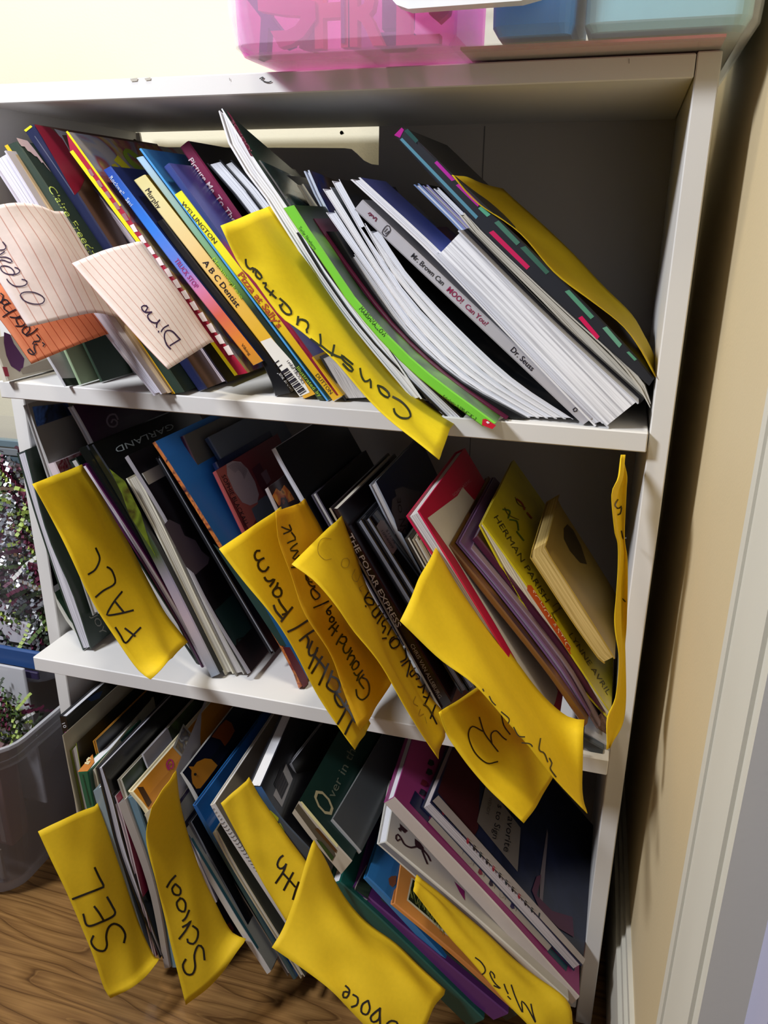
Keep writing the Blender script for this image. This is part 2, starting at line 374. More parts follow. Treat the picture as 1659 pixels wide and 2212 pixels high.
# ---- loose sheets
SH = {}
def vnoise(x, y, s):
    return math.sin(x * 7.1 + s * 3.3) * math.sin(y * 5.3 + s * 1.7) * .7 + math.sin(x * 9.7 + y * 6.1 + s) * .25 + math.sin(y * 11.1 - x * 4 + s * 2.2) * .1
def sheet(label, c, rows, mat, name='divider_sheet', cat='paper', nr=16, nc=30, tuck=.10, crink=.0012, seed=1, group=None, th=.0004, ragged=0., tuckdir=None):
    """rows: from the edge nearest the room inward; each row a list of (x, y, depth) measured in crop c"""
    R_ = []
    for r in rows:
        P = [un(p[0], p[1], 1, p[2]) for p in px(c, r)]; R_.append(catmull(P, nc))
    G = []
    cols = [catmull([R_[i][j] for i in range(len(R_))], nr) for j in range(nc)]
    G = [[cols[j][i] for j in range(nc)] for i in range(nr)]
    def nrm(i, j):
        a = G[min(i + 1, nr - 1)][j] - G[max(i - 1, 0)][j]; b = G[i][min(j + 1, nc - 1)] - G[i][max(j - 1, 0)]
        n_ = a.cross(b); return n_.normalized() if n_.length > 1e-12 else Vector((1, 0, 0))
    N_ = [[nrm(i, j) for j in range(nc)] for i in range(nr)]
    G = [[G[i][j] + N_[i][j] * (crink * vnoise(i / nr * 1.2, j / nc * 2.2, seed)) for j in range(nc)] for i in range(nr)]
    if ragged:
        for j in range(nc): G[0][j] = G[0][j] + (G[1][j] - G[0][j]) * (ragged * random.random())
    ext = []
    if tuck:
        for k in (1, 2):
            ext.append([G[-1][j] + (Vector(tuckdir) if tuckdir else Vector((0, 1, 0))) * min(tuck * k / 2, max(.002, .24 - G[-1][j].y)) for j in range(nc)])
    G2 = G + ext; n2 = len(G2)
    V = [p for r in G2 for p in r]; U = [(i / (nr - 1), j / (nc - 1)) for i in range(n2) for j in range(nc)]
    F = [(i * nc + j, i * nc + j + 1, (i + 1) * nc + j + 1, (i + 1) * nc + j) for i in range(n2 - 1) for j in range(nc - 1)]
    # front towards the room on the camera side, thin back
    sgn = 1
    i0, j0 = nr // 2, nc // 2
    if N_[i0][j0].dot(CP - G[i0][j0]) < 0: sgn = -1
    nn = [[None] * nc for _ in range(n2)]
    base = G[nr // 2][0]; lo = min(V, key=lambda p: p.z); loc = Vector(lo)
    V2 = []
    for i in range(n2):
        for j in range(nc):
            k = N_[min(i, nr - 1)][j] * (-sgn * th); V2.append(G2[i][j] + k)
    nV = len(V); Fb = [tuple(k + nV for k in f[::-1]) for f in F]
    rim = [(0, j) for j in range(nc)] + [(i, nc - 1) for i in range(1, n2)] + [(n2 - 1, j) for j in range(nc - 2, -1, -1)] + [(i, 0) for i in range(n2 - 2, 0, -1)]
    ids = [i * nc + j for i, j in rim]; Fr = [(ids[k], ids[(k + 1) % len(ids)], ids[(k + 1) % len(ids)] + nV, ids[k] + nV) for k in range(len(ids))]
    o = mesh(name, V + V2, F + Fb + Fr, mat, None, uvs=U + U, smooth=True, loc=loc); fixn(o)
    tag(o, label, cat, group)
    bv = BVHTree.FromPolygons([tuple(v) for v in V], F)
    d = dict(bvh=bv, root=o); SH[o.name] = d; return d
# ================================================================ the place
TH, WI, DE, ZT = .0163, .600, .2488, .9141      # board, inner width, depth, underside of the top
def wallmat(name, h, bump=.15, var=.05, sc=7):
    m = bpy.data.materials.new(name); nt, N, L, B = nodes_of(m); c = rgb(h)
    tc = N.new('ShaderNodeTexCoord'); nz = N.new('ShaderNodeTexNoise'); nz.inputs['Scale'].default_value = sc; nz.inputs['Detail'].default_value = 6
    n2 = N.new('ShaderNodeTexNoise'); n2.inputs['Scale'].default_value = 420; L.new(tc.outputs['Object'], nz.inputs['Vector']); L.new(tc.outputs['Object'], n2.inputs['Vector'])
    mx = N.new('ShaderNodeMix'); mx.data_type = 'RGBA'; mx.inputs[6].default_value = (*[x * (1 - var) for x in c], 1); mx.inputs[7].default_value = (*[min(1, x * (1 + var)) for x in c], 1)
    L.new(nz.outputs['Fac'], mx.inputs[0]); L.new(mx.outputs[2], B.inputs['Base Color']); B.inputs['Roughness'].default_value = .6
    bp = N.new('ShaderNodeBump'); bp.inputs['Strength'].default_value = bump; bp.inputs['Distance'].default_value = .0008; L.new(n2.outputs['Fac'], bp.inputs['Height']); L.new(bp.outputs[0], B.inputs['Normal'])
    return m
def woodmat():
    m = bpy.data.materials.new('oak_floor'); nt, N, L, B = nodes_of(m)
    tc = N.new('ShaderNodeTexCoord'); mp = N.new('ShaderNodeMapping'); mp.inputs['Scale'].default_value = (2.6, 21, 1); mp.inputs['Rotation'].default_value = (0, 0, math.radians(-6)); mp.inputs['Location'].default_value = (.35, .62, 0)
    L.new(tc.outputs['Object'], mp.inputs[0])
    nz = N.new('ShaderNodeTexNoise'); nz.inputs['Scale'].default_value = 1.0; nz.inputs['Detail'].default_value = 1.5; nz.inputs['Roughness'].default_value = .45; L.new(mp.outputs[0], nz.inputs['Vector'])
    mu = N.new('ShaderNodeMath'); mu.operation = 'MULTIPLY'; mu.inputs[1].default_value = 11.0; L.new(nz.outputs['Fac'], mu.inputs[0])
    fr = N.new('ShaderNodeMath'); fr.operation = 'FRACT'; L.new(mu.outputs[0], fr.inputs[0])
    cr = N.new('ShaderNodeValToRGB'); e = cr.color_ramp.elements; e[0].position = .0; e[0].color = (*rgb('#7a5730'), 1); e[1].position = 1; e[1].color = (*rgb('#8e693b'), 1)
    x = e.new(.5); x.color = (*rgb('#946e3f'), 1); x = e.new(.82); x.color = (*rgb('#7d5a30'), 1); x = e.new(.93); x.color = (*rgb('#5a3c1c'), 1)
    L.new(fr.outputs[0], cr.inputs[0])
    m2 = N.new('ShaderNodeMapping'); m2.inputs['Scale'].default_value = (9, 420, 1); m2.inputs['Rotation'].default_value = (0, 0, math.radians(-6)); L.new(tc.outputs['Object'], m2.inputs[0]); n2 = N.new('ShaderNodeTexNoise'); n2.inputs['Scale'].default_value = 1; n2.inputs['Detail'].default_value = 4; L.new(m2.outputs[0], n2.inputs['Vector'])
    c2 = N.new('ShaderNodeValToRGB'); c2.color_ramp.elements[0].position = .35; c2.color_ramp.elements[0].color = (.55, .5, .45, 1); c2.color_ramp.elements[1].position = .6; c2.color_ramp.elements[1].color = (1, 1, 1, 1); L.new(n2.outputs['Fac'], c2.inputs[0])
    mm = N.new('ShaderNodeMix'); mm.data_type = 'RGBA'; mm.blend_type = 'MULTIPLY'; mm.inputs[0].default_value = .6; L.new(cr.outputs[0], mm.inputs[6]); L.new(c2.outputs[0], mm.inputs[7])
    L.new(mm.outputs[2], B.inputs['Base Color']); B.inputs['Roughness'].default_value = .38
    return m
def struct(o): o['kind'] = 'structure'; return o
CREAM = wallmat('cream_wall', '#d4ceb6'); CREAM2 = wallmat('cream_side_wall', '#cdbb95')
TRIM = wallmat('painted_trim', '#c6c2b4', .05, .03, 12); DOORM = wallmat('grey_door', '#a5a4ba', .06, .03, 9)
struct(box('floor', (-1.6, -1.8, -.03), (1.2, .30, 0), woodmat(), loc=(0, 0, 0)))
struct(box('wall_back', (-1.6, .285, 0), (1.0, .36, 2.45), CREAM, loc=(0, .285, 0)))
def wx(y): return .6445 - .034 * y
def slab_r(name, y0, y1, z0, z1, d0, d1, mat, parent=None):
    """block on the right wall line: d0..d1 is how far it stands out into the room"""
    v = [(wx(y) - d, y, z) for z in (z0, z1) for y in (y0, y1) for d in (d0, d1)]
    o = mesh(name, v, [(0, 1, 3, 2), (4, 6, 7, 5), (0, 4, 5, 1), (1, 5, 7, 3), (3, 7, 6, 2), (2, 6, 4, 0)], mat, parent, loc=None if parent else (wx(y0), y0, z0)); fixn(o); return o
struct(slab_r('wall_right', -.262, .285, 0, 2.45, -.09, 0, CREAM2))
bb = struct(slab_r('baseboard_right', -.262, .285, 0, .105, -.0005, .012, TRIM)); slab_r('moulding', -.262, .285, .105, .118, -.0005, .008, TRIM, bb); slab_r('moulding', -.262, .285, .118, .130, -.0005, .0045, TRIM, bb)
tr = struct(slab_r('trim_1', -.345, -.262, 0, 2.05, -.09, .016, TRIM)); slab_r('bead', -.272, -.262, 0, 2.05, .016, .0175, TRIM, tr); slab_r('bead', -.335, -.312, 0, 2.05, .016, .018, TRIM, tr)
dr = struct(slab_r('door_1', -1.15, -.345, .01, 2.05, -.06, -.022, DOORM))
slab_r('door_stop', -.372, -.345, .01, 2.05, -.03, -.004, DOORM, dr); slab_r('stile_edge', -.398, -.390, .12, 1.95, -.03, -.0165, TRIM, dr)
# ---- bookcase
WHITE = wallmat('white_laminate', '#d8d6d2', .04, .02, 20)
bc = thing('bookcase', 'white laminate bookcase with three shelves full of leaning books', 'bookcase', (0, 0, 0))
BV = .0009
box('side_panel', (-TH, 0, 0), (0, DE, ZT + TH), WHITE, bc, BV); box('side_panel', (WI, 0, 0), (WI + TH, DE, ZT + TH), WHITE, bc, BV)
box('top_panel', (.0004, .0004, ZT), (WI - .0006, DE, ZT + TH - .0008), WHITE, bc, BV)
s1 = box('shelf', (.0006, .0006, Z1 - TH), (WI - .0012, DE - .045, Z1), WHITE, bc, BV); s1['label'] = 'shelf board sitting askew, its left end higher and further forward'
for v in s1.data.vertices:
    f_ = 1 - v.co.x / WI; v.co.z += TILT * f_; v.co.y -= .008 + .024 * f_
s2 = box('shelf', (.0035, -.0495, Z2 - TH), (WI - .002, DE - .055, Z2), WHITE, bc, BV); s2['label'] = 'loose shelf board slid forward of the case front'
box('shelf', (.0006, .002, Z3 - TH), (WI - .0012, DE - .004, Z3), WHITE, bc, BV)
box('toe_board', (.001, .03, 0), (WI - .001, .04, Z3 - TH - .0005), M('#4a4542'), bc)
# back panel with a dropped, torn top edge: the lit wall shows through above it
BP = [(-.006, .010), (-.006, .914), (.004, .914), (.006, .8985), (.06, .8975), (.16, .8955), (.24, .894), (.258, .8935), (.266, .8925), (.272, .888), (.28, .881), (.289, .877), (.297, .876), (.2975, .926), (WI + .006, .926), (WI + .006, .010)]
BPM = wallmat('back_board', '#b4afa9', .05, .04, 15)
nb = len(BP)
mesh('back_panel', [(x, DE, z) for x, z in BP] + [(x, DE + .003, z) for x, z in BP], [tuple(range(nb)), tuple(range(2 * nb - 1, nb - 1, -1))] + [(i, (i + 1) % nb, (i + 1) % nb + nb, i + nb) for i in range(nb)], BPM, bc)
box('fold_line', (.4115, DE - .0006, .05), (.4125, DE - .0001, .912), M('#6f6b68'), bc)
def nail(x, y, z, ax=1):
    V, F = [], []
    for k, (d, r) in enumerate(((0, .0021), (.0012, .0019), (.0016, .001), (.006, .0009))):
        for i in range(8):
            a = i * math.pi / 4; V.append((x + r * math.cos(a), y + d - .0016, z + r * math.sin(a)))
    F.append(tuple(range(8)))
    for k in range(3): F += [(k * 8 + i, k * 8 + (i + 1) % 8, k * 8 + 8 + (i + 1) % 8, k * 8 + 8 + i) for i in range(8)]
    mesh('nail', V, F, M('#3a3028', .35, metal=.6), bc)
nail(.0015, .243, .9045); nail(.256, .2465, .9085)
# scuffs and tape scraps on the top board's front edge
FT = dict(bvh=BVHTree.FromPolygons([(0, 0, ZT - .01), (WI, 0, ZT - .01), (WI, 0, ZT + .03), (0, 0, ZT + .03)], [(0, 1, 2, 3)]), root=bc)
ink(FT, 'P', [[(562, 170), (570, 166), (566, 173), (578, 178), (586, 176)]], 2.6, M('#2e2a28'), 'scuff_mark'); ink(FT, 'P', [[(496, 169), (497, 174)], [(1359, 127), (1359, 137)]], 1.2, M('#6e6a66'), 'scuff_mark')
decal(FT, 'P', [(281, 170), (298, 168), (296, 175), (284, 176)], M('#b9b4a8', .2), 'tape_scrap'); decal(FT, 'P', [(312, 169), (326, 167), (325, 173), (315, 174)], M('#b9b4a8', .2), 'tape_scrap')
# ---- clear storage tub on top
def tubmesh(name, rings, mat, parent, r=.02, seg=4, open_top=True, th=.0018, closed_bottom=True):
    """rings: (x0,x1,y0,y1,z) outlines from the floor of the tub up; rounded corners; double wall"""
    V, F = [], []; K = 4 * (seg + 1)
    def ring(x0, x1, y0, y1, z, r_):
        out = []
        for cx, cy, a0 in ((x1 - r_, y1 - r_, 0), (x0 + r_, y1 - r_, 90), (x0 + r_, y0 + r_, 180), (x1 - r_, y0 + r_, 270)):
            for i in range(seg + 1):
                a = math.radians(a0 + 90 * i / seg); out.append(Vector((cx + r_ * math.cos(a), cy + r_ * math.sin(a), z)))
        return out
    RR = [ring(*g[:5], g[5] if len(g) > 5 else r) for g in rings]
    RI = [ring(g[0] + th, g[1] - th, g[2] + th, g[3] - th, g[4] + (th if i == 0 else 0), max(.001, (g[5] if len(g) > 5 else r) - th)) for i, g in enumerate(rings)]
    allr = RR + RI[::-1]
    if not closed_bottom: allr = allr + [RR[0]]
    for q in allr: V += q
    for k in range(len(allr) - 1):
        F += [(k * K + i, k * K + (i + 1) % K, (k + 1) * K + (i + 1) % K, (k + 1) * K + i) for i in range(K)]
    if closed_bottom:
        F.append(tuple(range(K - 1, -1, -1))); o_ = (len(allr) - 1) * K; F.append(tuple(range(o_, o_ + K)))
    o = mesh(name, V, F, mat, parent, smooth=False); fixn(o); return o
tb = thing('storage_tub', 'large clear plastic storage tub with white latch on top of the bookcase', 'tub', (.45, .1, ZT + TH))
ZB = ZT + TH + .0006
tubmesh('tub_body', [(.286, .622, -.030, .215, ZB, .012), (.274, .631, -.037, .222, ZB + .0035, .02), (.264, .6355, -.041, .226, ZB + .011, .024), (.2605, .6365, -.0425, .228, ZB + .03, .024), (.256, .6375, -.046, .232, ZB + .11, .024)], CLEAR('#fafcff', .10, .2, .4), tb, seg=5)
tubmesh('rim', [(.251, .6385, -.051, .237, ZB + .11, .028), (.251, .6385, -.051, .237, ZB + .118, .028)], CLEAR('#e8eef0', .35), tb, seg=5, closed_bottom=False, th=.004)
def prism_y(name, prof, y0, y1, mat, parent=None, loc=None, bev=0):
    k = len(prof); V = [(x, y0, z) for x, z in prof] + [(x, y1, z) for x, z in prof]
    F = [tuple(range(k)), tuple(range(2 * k - 1, k - 1, -1))] + [(i, (i + 1) % k, (i + 1) % k + k, i + k) for i in range(k)]
    o = mesh(name, V, F, mat, parent, loc=loc); fixn(o); return o
prism_y('latch', [(.396, .990), (.397, .961), (.402, .956), (.41, .9532), (.485, .9537), (.497, .956), (.503, .961), (.506, .990)], -.060, -.047, M('#eef0f2', .35), tb)
# what stands inside the tub
PINKC = CLEAR('#ff7fe0', .16, .25)
pk = thing('letter_box', 'translucent pink box of foam letters inside the clear tub', 'box', (.36, .03, ZB + .004))
tubmesh('box_body', [(.272, .432, -.034, .10, ZB + .0045, .012), (.268, .436, -.037, .102, ZB + .012, .014), (.267, .437, -.038, .102, ZB + .09, .014)], PINKC, pk, seg=4)
box('divider_wall', (.352, -.030, ZB + .010), (.3545, .09, ZB + .085), CLEAR('#ffd0f4', .3), pk)
def foam(ch, x0, x1, z0, z1, y, mat, label, rot=0.):
    cu = bpy.data.curves.new('t', 'FONT'); cu.body = ch; cu.resolution_u = 2; cu.extrude = .16; cu.offset = .03
    o = bpy.data.objects.new('t', cu); COL.objects.link(o); dg = bpy.context.evaluated_depsgraph_get()
    me = bpy.data.meshes.new_from_object(o.evaluated_get(dg)); vs_ = [v.co.copy() for v in me.vertices]; fs = [tuple(p.vertices) for p in me.polygons]
    bpy.data.objects.remove(o); bpy.data.curves.remove(cu); bpy.data.meshes.remove(me)
    ax = min(v.x for v in vs_); bx_ = max(v.x for v in vs_); ay = min(v.y for v in vs_); by_ = max(v.y for v in vs_); ca, sa = math.cos(rot), math.sin(rot)
    V = []
    for v in vs_:
        fx = (v.x - ax) / (bx_ - ax) - .5; fz = (v.y - ay) / (by_ - ay) - .5; sx, sz = fx * (x1 - x0), fz * (z1 - z0)
        V.append(((x0 + x1) / 2 + sx * ca - sz * sa, y + v.z * .03, (z0 + z1) / 2 + sx * sa + sz * ca))
    m_ = mesh('foam_letter', V, fs, mat, None, loc=((x0 + x1) / 2, y, z0)); fixn(m_); tag(m_, label, 'letter', 'foam letters in the pink box'); return m_
zf = ZB + .0075
foam('S', .290, .330, zf + .004, zf + .052, -.026, M('#f0559a', .7), 'pink foam letter S tilted in the pink box', .55)
foam('I', .322, .334, zf, zf + .05, -.018, M('#e8559a', .7), 'thin pink foam letter beside the salmon H', -.25)
foam('H', .331, .358, zf, zf + .048, -.024, M('#ff9e86', .7), 'salmon foam letter H standing in the pink box')
foam('R', .357, .384, zf, zf + .042, -.024, M('#ff9a90', .7), 'salmon foam letter R right of the H')
foam('L', .392, .424, zf, zf + .03, -.020, M('#f06aa0', .7), 'pink foam letter L below the white latch')
foam('O', .415, .434, zf + .012, zf + .046, -.026, M('#ef5a90', .7), 'round pink foam letter O at the right end of the pink box')
foam('X', .272, .302, zf, zf + .05, -.012, M('#3d2d6a', .7), 'dark purple foam letter at the left end of the pink box', .3)
box_f = thing('felt_block', 'grey purple block standing among the foam letters', 'block', (.372, -.005, zf)); box('block_body', (.377, -.012, zf + .012), (.40, .0, zf + .06), M('#5c4a78', .8), box_f, .002); box('block_base', (.375, -.014, zf), (.402, .002, zf + .0115), M('#54406e', .8), box_f, .002)
bl = thing('blue_box', 'bright blue plastic box in the middle of the clear tub', 'box', (.48, .03, ZB)); tubmesh('box_body', [(.4665, .516, -.0335, .1, ZB + .008, .006), (.4625, .518, -.037, .1, ZB + .014, .01), (.461, .519, -.038, .1, ZB + .08, .01)], M('#46a6ff', .35), bl, seg=4); tubmesh('box_lid', [(.4605, .5195, -.0385, .1005, ZB + .0802, .01), (.4605, .5195, -.0385, .1005, ZB + .085, .01)], M('#2a84d4', .35), bl, seg=4)
te = thing('teal_box', 'grey teal plastic box at the right end of the clear tub', 'box', (.57, .03, ZB)); tubmesh('box_body', [(.529, .626, -.032, .18, ZB + .008, .008), (.5245, .6295, -.0365, .18, ZB + .013, .012), (.5235, .6305, -.038, .18, ZB + .08, .012)], M('#93c8d0', .35), te, seg=4); tubmesh('box_lid', [(.523, .631, -.0385, .1805, ZB + .0802, .012), (.523, .631, -.0385, .1805, ZB + .085, .012)], M('#78aab4', .35), te, seg=4)
rm = thing('red_mat', 'flat red mat lying in the bottom of the clear tub', 'mat', (.53, .05, ZB)); box('mat_sheet', (.44, -.028, ZB + .0022), (.615, .16, ZB + .0040), M('#b5303a', .6), rm); box('mat_fold', (.50, .0, ZB + .0041), (.60, .12, ZB + .0055), M('#a82a36', .6), rm)
# ================================================================ top shelf
G1 = 'books on the top shelf'
BLK = M('#15151b', .35); WHT = M('#e4e4e8', .45); NAVY = M('#1b2144', .35); INKB = M('#141020', .4); CREAMC = M('#d9cfb4', .5)
PGW = PAGES('#f4f5fa', '#b4b4bd'); PGC = PAGES('#e2dccb', '#9b9080'); PGB = PAGES('#f0f1f6', '#8f8f99', 900, .46); PGD = PAGES('#cfcac6', '#6f6a68')
# -- far left, behind the index cards
b = book('white picture book with purple shapes at the far left end of the top shelf', 'P', [(-46, 690), (5, 826)], [(-34, 686), (17, 824)], M('#cfc9b8', .35), w=.16)
decal(b, 'A3', [(45, 870), (120, 900), (165, 1010), (290, 1190), (275, 1290), (235, 1345), (130, 1275), (75, 1150), (45, 1000)], M('#5b2b5e', .35)); decal(b, 'A3', [(25, 1285), (82, 1290), (110, 1400), (60, 1400)], M('#a02840', .35), 'publisher_mark')
decal(b, 'A3', [(240, 1310), (600, 1180), (650, 1300), (270, 1375)], M('#a49a8c', .5), 'paper_slip')
b = book('thin white book with a black foot edge beneath the orange index card', 'P', [(12, 632), (138, 836)], [(18, 630), (143, 834)], M('#c6c6c8', .4), w=.2)
decal(b, 'A3', [(738, 1425), (912, 1418), (945, 1498), (790, 1518)], M('#17171a', .3))
book('pale green thin book standing under the orange index card', 'P', [(66, 604), (170, 832)], [(70, 600), (175, 830)], M('#9db48f', .4), w=.2)
book('dark green thin book behind the pale green one', 'P', [(128, 640), (216, 826)], [(132, 638), (221, 824)], M('#2d4030', .4), w=.18)
book('black covered booklet with white leaves at the left of the top shelf', 'P', [(-92, 420), (40, 560), (208, 768), (262, 824)], [(-40, 400), (80, 545), (232, 745), (281, 812)], BLK, y=.06, kind='P', pages=PAGES('#d8d8e0', '#45454d', 1400), w=.16)
book('grey wrapped booklet pressed beside the black one under the cards', 'P', [(-38, 398), (240, 742), (291, 821)], [(-18, 392), (252, 735), (302, 818)], M('#8b8a90', .3), y=.045, kind='P', pages=PGW, w=.16)
book('white booklet in a crumpled plastic sleeve reaching the shelf edge', 'P', [(-22, 345), (195, 678), (332, 855)], [(12, 325), (224, 668), (350, 851)], M('#cfcbd6', .2), kind='P', pages=PAGES('#f0eef6', '#9a93a4', 1100), w=.18)
book('thin tan booklet between the plastic sleeve and the green spine', 'P', [(14, 332), (226, 670), (352, 852)], [(26, 326), (246, 668), (368, 848)], M('#c8b08c', .4), pages=PGC, w=.18)
b = book('dark green spined picture book with a yellow hinge and pink cover art', 'P', [(10, 315), (372, 851)], [(37, 305), (398, 847)], M('#26382c', .45, .25, 40), w=.2, right=M('#22332a', .45, .3, 40), spine=M('#26382c', .45, .3, 40))
decal(b, 'A2', [(205, 288), (345, 325), (440, 440), (650, 730), (590, 660), (545, 600), (530, 610), (470, 530), (440, 520), (385, 470), (350, 455), (310, 400), (270, 395), (235, 350)], M('#d3bcc6', .4), 'cover_sky', eps=.0006)
decal(b, 'P', [(10, 315), (17, 312), (379, 850), (372, 851)], M('#e2b322', .4), 'hinge_strip'); text(b, 'Claire Freedman', (103, 406), (219, 588), 13, M('#b9cf62', .5), shear=.25)
b = book('navy jacketed picture book with a dark red flap, tallest at the left', 'P', [(51, 281), (221, 545), (428, 845)], [(73, 268), (243, 535), (447, 839)], NAVY, w=.2, right=M('#6b5048', .35))
decal(b, 'A2', [(308, 185), (392, 122), (418, 140), (335, 207)], M('#d9d21e', .4), 'head_band'); decal(b, 'A2', [(300, 190), (312, 186), (640, 700), (628, 706)], WHT, 'jacket_edge'); decal(b, 'A2', [(440, 262), (452, 258), (960, 1005), (948, 1012)], M('#5a5c70', .3), 'spine_crease')
decal(b, 'A2', [(435, 112), (640, 155), (790, 290), (905, 480), (965, 590), (1050, 720), (1085, 805), (1030, 935), (955, 1020), (700, 560), (545, 290)], M('#8c1838', .4), 'jacket_flap'); decal(b, 'A2', [(690, 170), (840, 210), (850, 250), (790, 250), (905, 470), (880, 460), (770, 280)], M('#b9c3d8', .4), 'printed_panel')
b = book('fanned pink and white leaved magazine tucked behind the striped book', 'P', [(170, 417), (222, 465), (300, 560), (415, 766), (464, 833)], [(184, 386), (238, 445), (322, 560), (440, 752), (492, 826)], M('#231c28', .35), kind='P', pages=PAGES('#e8dce0', '#7e5d70', 1000), w=.15)
STRIPE = M('#a8203c', .35)
b = book('yellow edged picture book with red spine dashed in white and splotchy cover', 'P', [(152, 328), (330, 570), (507, 812)], [(143, 284), (325, 535), (534, 806)], M('#e8d21c', .4), y=-0.004, rest=None, w=.18, spine=STRIPE, right=ART(['#8d8a98', '#a49aa0', '#b8a05a', '#9a4a58', '#8c94a8', '#a7a29e'], 26, 5))
decal(b, 'P', [(151, 328), (158, 324), (337, 566), (514, 809), (507, 812), (330, 570)], M('#f0dc18', .4), 'yellow_edge'); decal(b, 'P', [(142, 285), (146, 283), (262, 444), (258, 446)], M('#f0e418', .4), 'yellow_edge')
for k in range(17):
    f = .06 + .052 * k; x0 = 168 + (520 - 168) * f; y0 = 340 + (800 - 340) * f; s = 5 + 4 * f
    decal(b, 'P', [(x0, y0), (x0 + s * 1.3, y0 - s * .6), (x0 + s * 1.3 + 8 + f * 4, y0 + 11 + f * 5), (x0 + 8 + f * 4, y0 + 13 + f * 5)], M('#e9dede' if k > 4 else '#9a6a70', .4), 'white_dash')
decal(b, 'A', [(728, 375), (752, 342), (872, 462), (845, 478)], M('#e6dc20', .4), 'cover_letter'); decal(b, 'A', [(712, 405), (735, 395), (800, 455), (770, 460)], M('#dccb22', .4), 'cover_letter')
ink(b, 'A', [[(905, 440), (850, 400), (805, 345), (800, 315), (825, 318), (880, 360)]], 9, M('#8fae2c', .4), 'cover_letter')
b = book('blue topped spine fading to pink and orange, short paperback', 'P', [(222, 368), (374, 573), (546, 790)], [(238, 359), (392, 560), (567, 780)], M('#2453b8', .35), y=-0.001, rest=None, w=.17, spine=GRAD([(0, '#1d3f9c'), (.3, '#2d7be0'), (.5, '#6a7fd0'), (.62, '#d07aa0'), (.75, '#d0604a'), (.9, '#e08a2c'), (1, '#c88a2c')]), right=M('#1c2a62', .3))
text(b, 'Rockwell   Savi', (236, 384), (282, 446), 8, M('#d8e2f4')); text(b, 'TRUCK STOP', (376, 563), (422, 624), 10, M('#a03078'), bold=.01); text(b, 'Viking', (520, 745), (538, 768), 6, M('#3a2a1a'))
b = book('black spined paperback with small white lettering at its foot', 'P', [(337, 480), (420, 594), (562, 786), (594, 866)], [(352, 473), (432, 580), (585, 780), (630, 858)], M('#131316', .3), y=.003, rest=Z1, w=.2)
text(b, 'Jane Brown', (600, 805), (630, 846), 7, M('#c9c9c9')); dots(b, 'P', [(584, 836)], 5, M('#d8d2cc'), 'publisher_mark')
b = book('cream to yellow spined hardback with a white barcode sticker at its foot', 'P', [(288, 390), (656, 874)], [(312, 377), (684, 863)], M('#e0b43a', .35), spine=GRAD([(0, '#d8cc8e'), (.1, '#ded39a'), (.3, '#e6c98a'), (.5, '#e3b453'), (.7, '#e2b232'), (1, '#d8a024')]), y=.003, rest=Z1, w=.2)
text(b, 'Murphy', (313, 412), (340, 452), 12, INKB); text(b, 'A B C Dentist', (437, 567), (511, 665), 12, INKB, bold=.012)
decal(b, 'B', [(505, 1432), (568, 1408), (690, 1545), (800, 1735), (740, 1760), (618, 1590)], M('#e6e2d8', .45), 'shelf_label'); text(b, 'JRK', (568, 756), (577, 766), 10, INKB, eps=.0006); text(b, '63..', (574, 766), (584, 778), 9, INKB, eps=.0006); text(b, '11', (592, 785), (600, 796), 13, INKB, eps=.0006); text(b, 'THRIFTBOOKS', (618, 779), (654, 830), 7, INKB, eps=.0006)
for k in range(15):
    x, y = 607 + 40 * k / 14, 803 + 49 * k / 14
    decal(b, 'P', [(x, y), (x + 14, y - 9), (x + 14 + (1.3 if k % 3 else 2.4), y - 9 + (1.6 if k % 3 else 3)), (x + (1.3 if k % 3 else 2.4), y + (1.6 if k % 3 else 3))], INKB, 'barcode_bar', eps=.0006)
b = book('thin spine running from pale blue to green and black beside the barcode book', 'P', [(293, 341), (686, 866)], [(308, 337), (703, 868)], M('#1b2a2c', .35), spine=GRAD([(0, '#a6c8ea'), (.12, '#a2b8b0'), (.25, '#87b0a0'), (.45, '#6fa04a'), (.62, '#1e2a22'), (.8, '#1c2c20'), (1, '#31402a')]), right=M('#2c5f86', .3), y=.003, rest=Z1, w=.19)
text(b, 'Metamorphose', (458, 560), (520, 646), 8, M('#a6d22c')); text(b, 'Illustrated by', (640, 795), (690, 858), 7, M('#a6c832'))
book('light blue thin book with a bright cover, first of the two blue ones', 'P', [(300, 322), (705, 866)], [(304, 320), (709, 865)], M('#4f9ee0', .3), y=.003, rest=Z1, w=.19, right=ART(['#63aeea', '#4a98dc', '#2b6fb4'], 9, 2))
book('second light blue thin book set back above the yellow spine', 'P', [(338, 330), (655, 770)], [(343, 327), (660, 768)], M('#4d9be0', .3), y=.035, w=.17, right=ART(['#5aa4e4', '#3f8bd2', '#173a58'], 9, 4))
b = book('lemon yellow spined hardback leaning under the big yellow divider', 'P', [(375, 422), (719, 875)], [(392, 411), (741, 862)], M('#d9b51e', .35), spine=GRAD([(0, '#f0ea30'), (.3, '#ece223'), (.5, '#e2c01e'), (1, '#dba81a')]), y=.003, rest=Z1, w=.2)
text(b, 'WELLINGTON', (390, 440), (463, 527), 9, M('#3a3a2a'), bold=.008); text(b, "Pizza at Sally's", (513, 594), (601, 710), 13, M('#a4481c'), bold=.03); text(b, 'DUTTON', (681, 811), (713, 852), 8, M('#4a3a20'))
b = book('blue purple covered book with a thin red edge right of the yellow spine', 'P', [(353, 362), (499, 556), (600, 688), (724, 856)], [(364, 352), (507, 550), (611, 682), (734, 853)], M('#7d2440', .35), y=.003, rest=Z1, w=.18, right=ART(['#3f58b4', '#3a4aa2', '#5a5fae', '#33407e'], 7, 1), spine=GRAD([(0, '#2c3f86'), (.3, '#2c3a6c'), (.36, '#8a2348'), (1, '#9a2032')]))
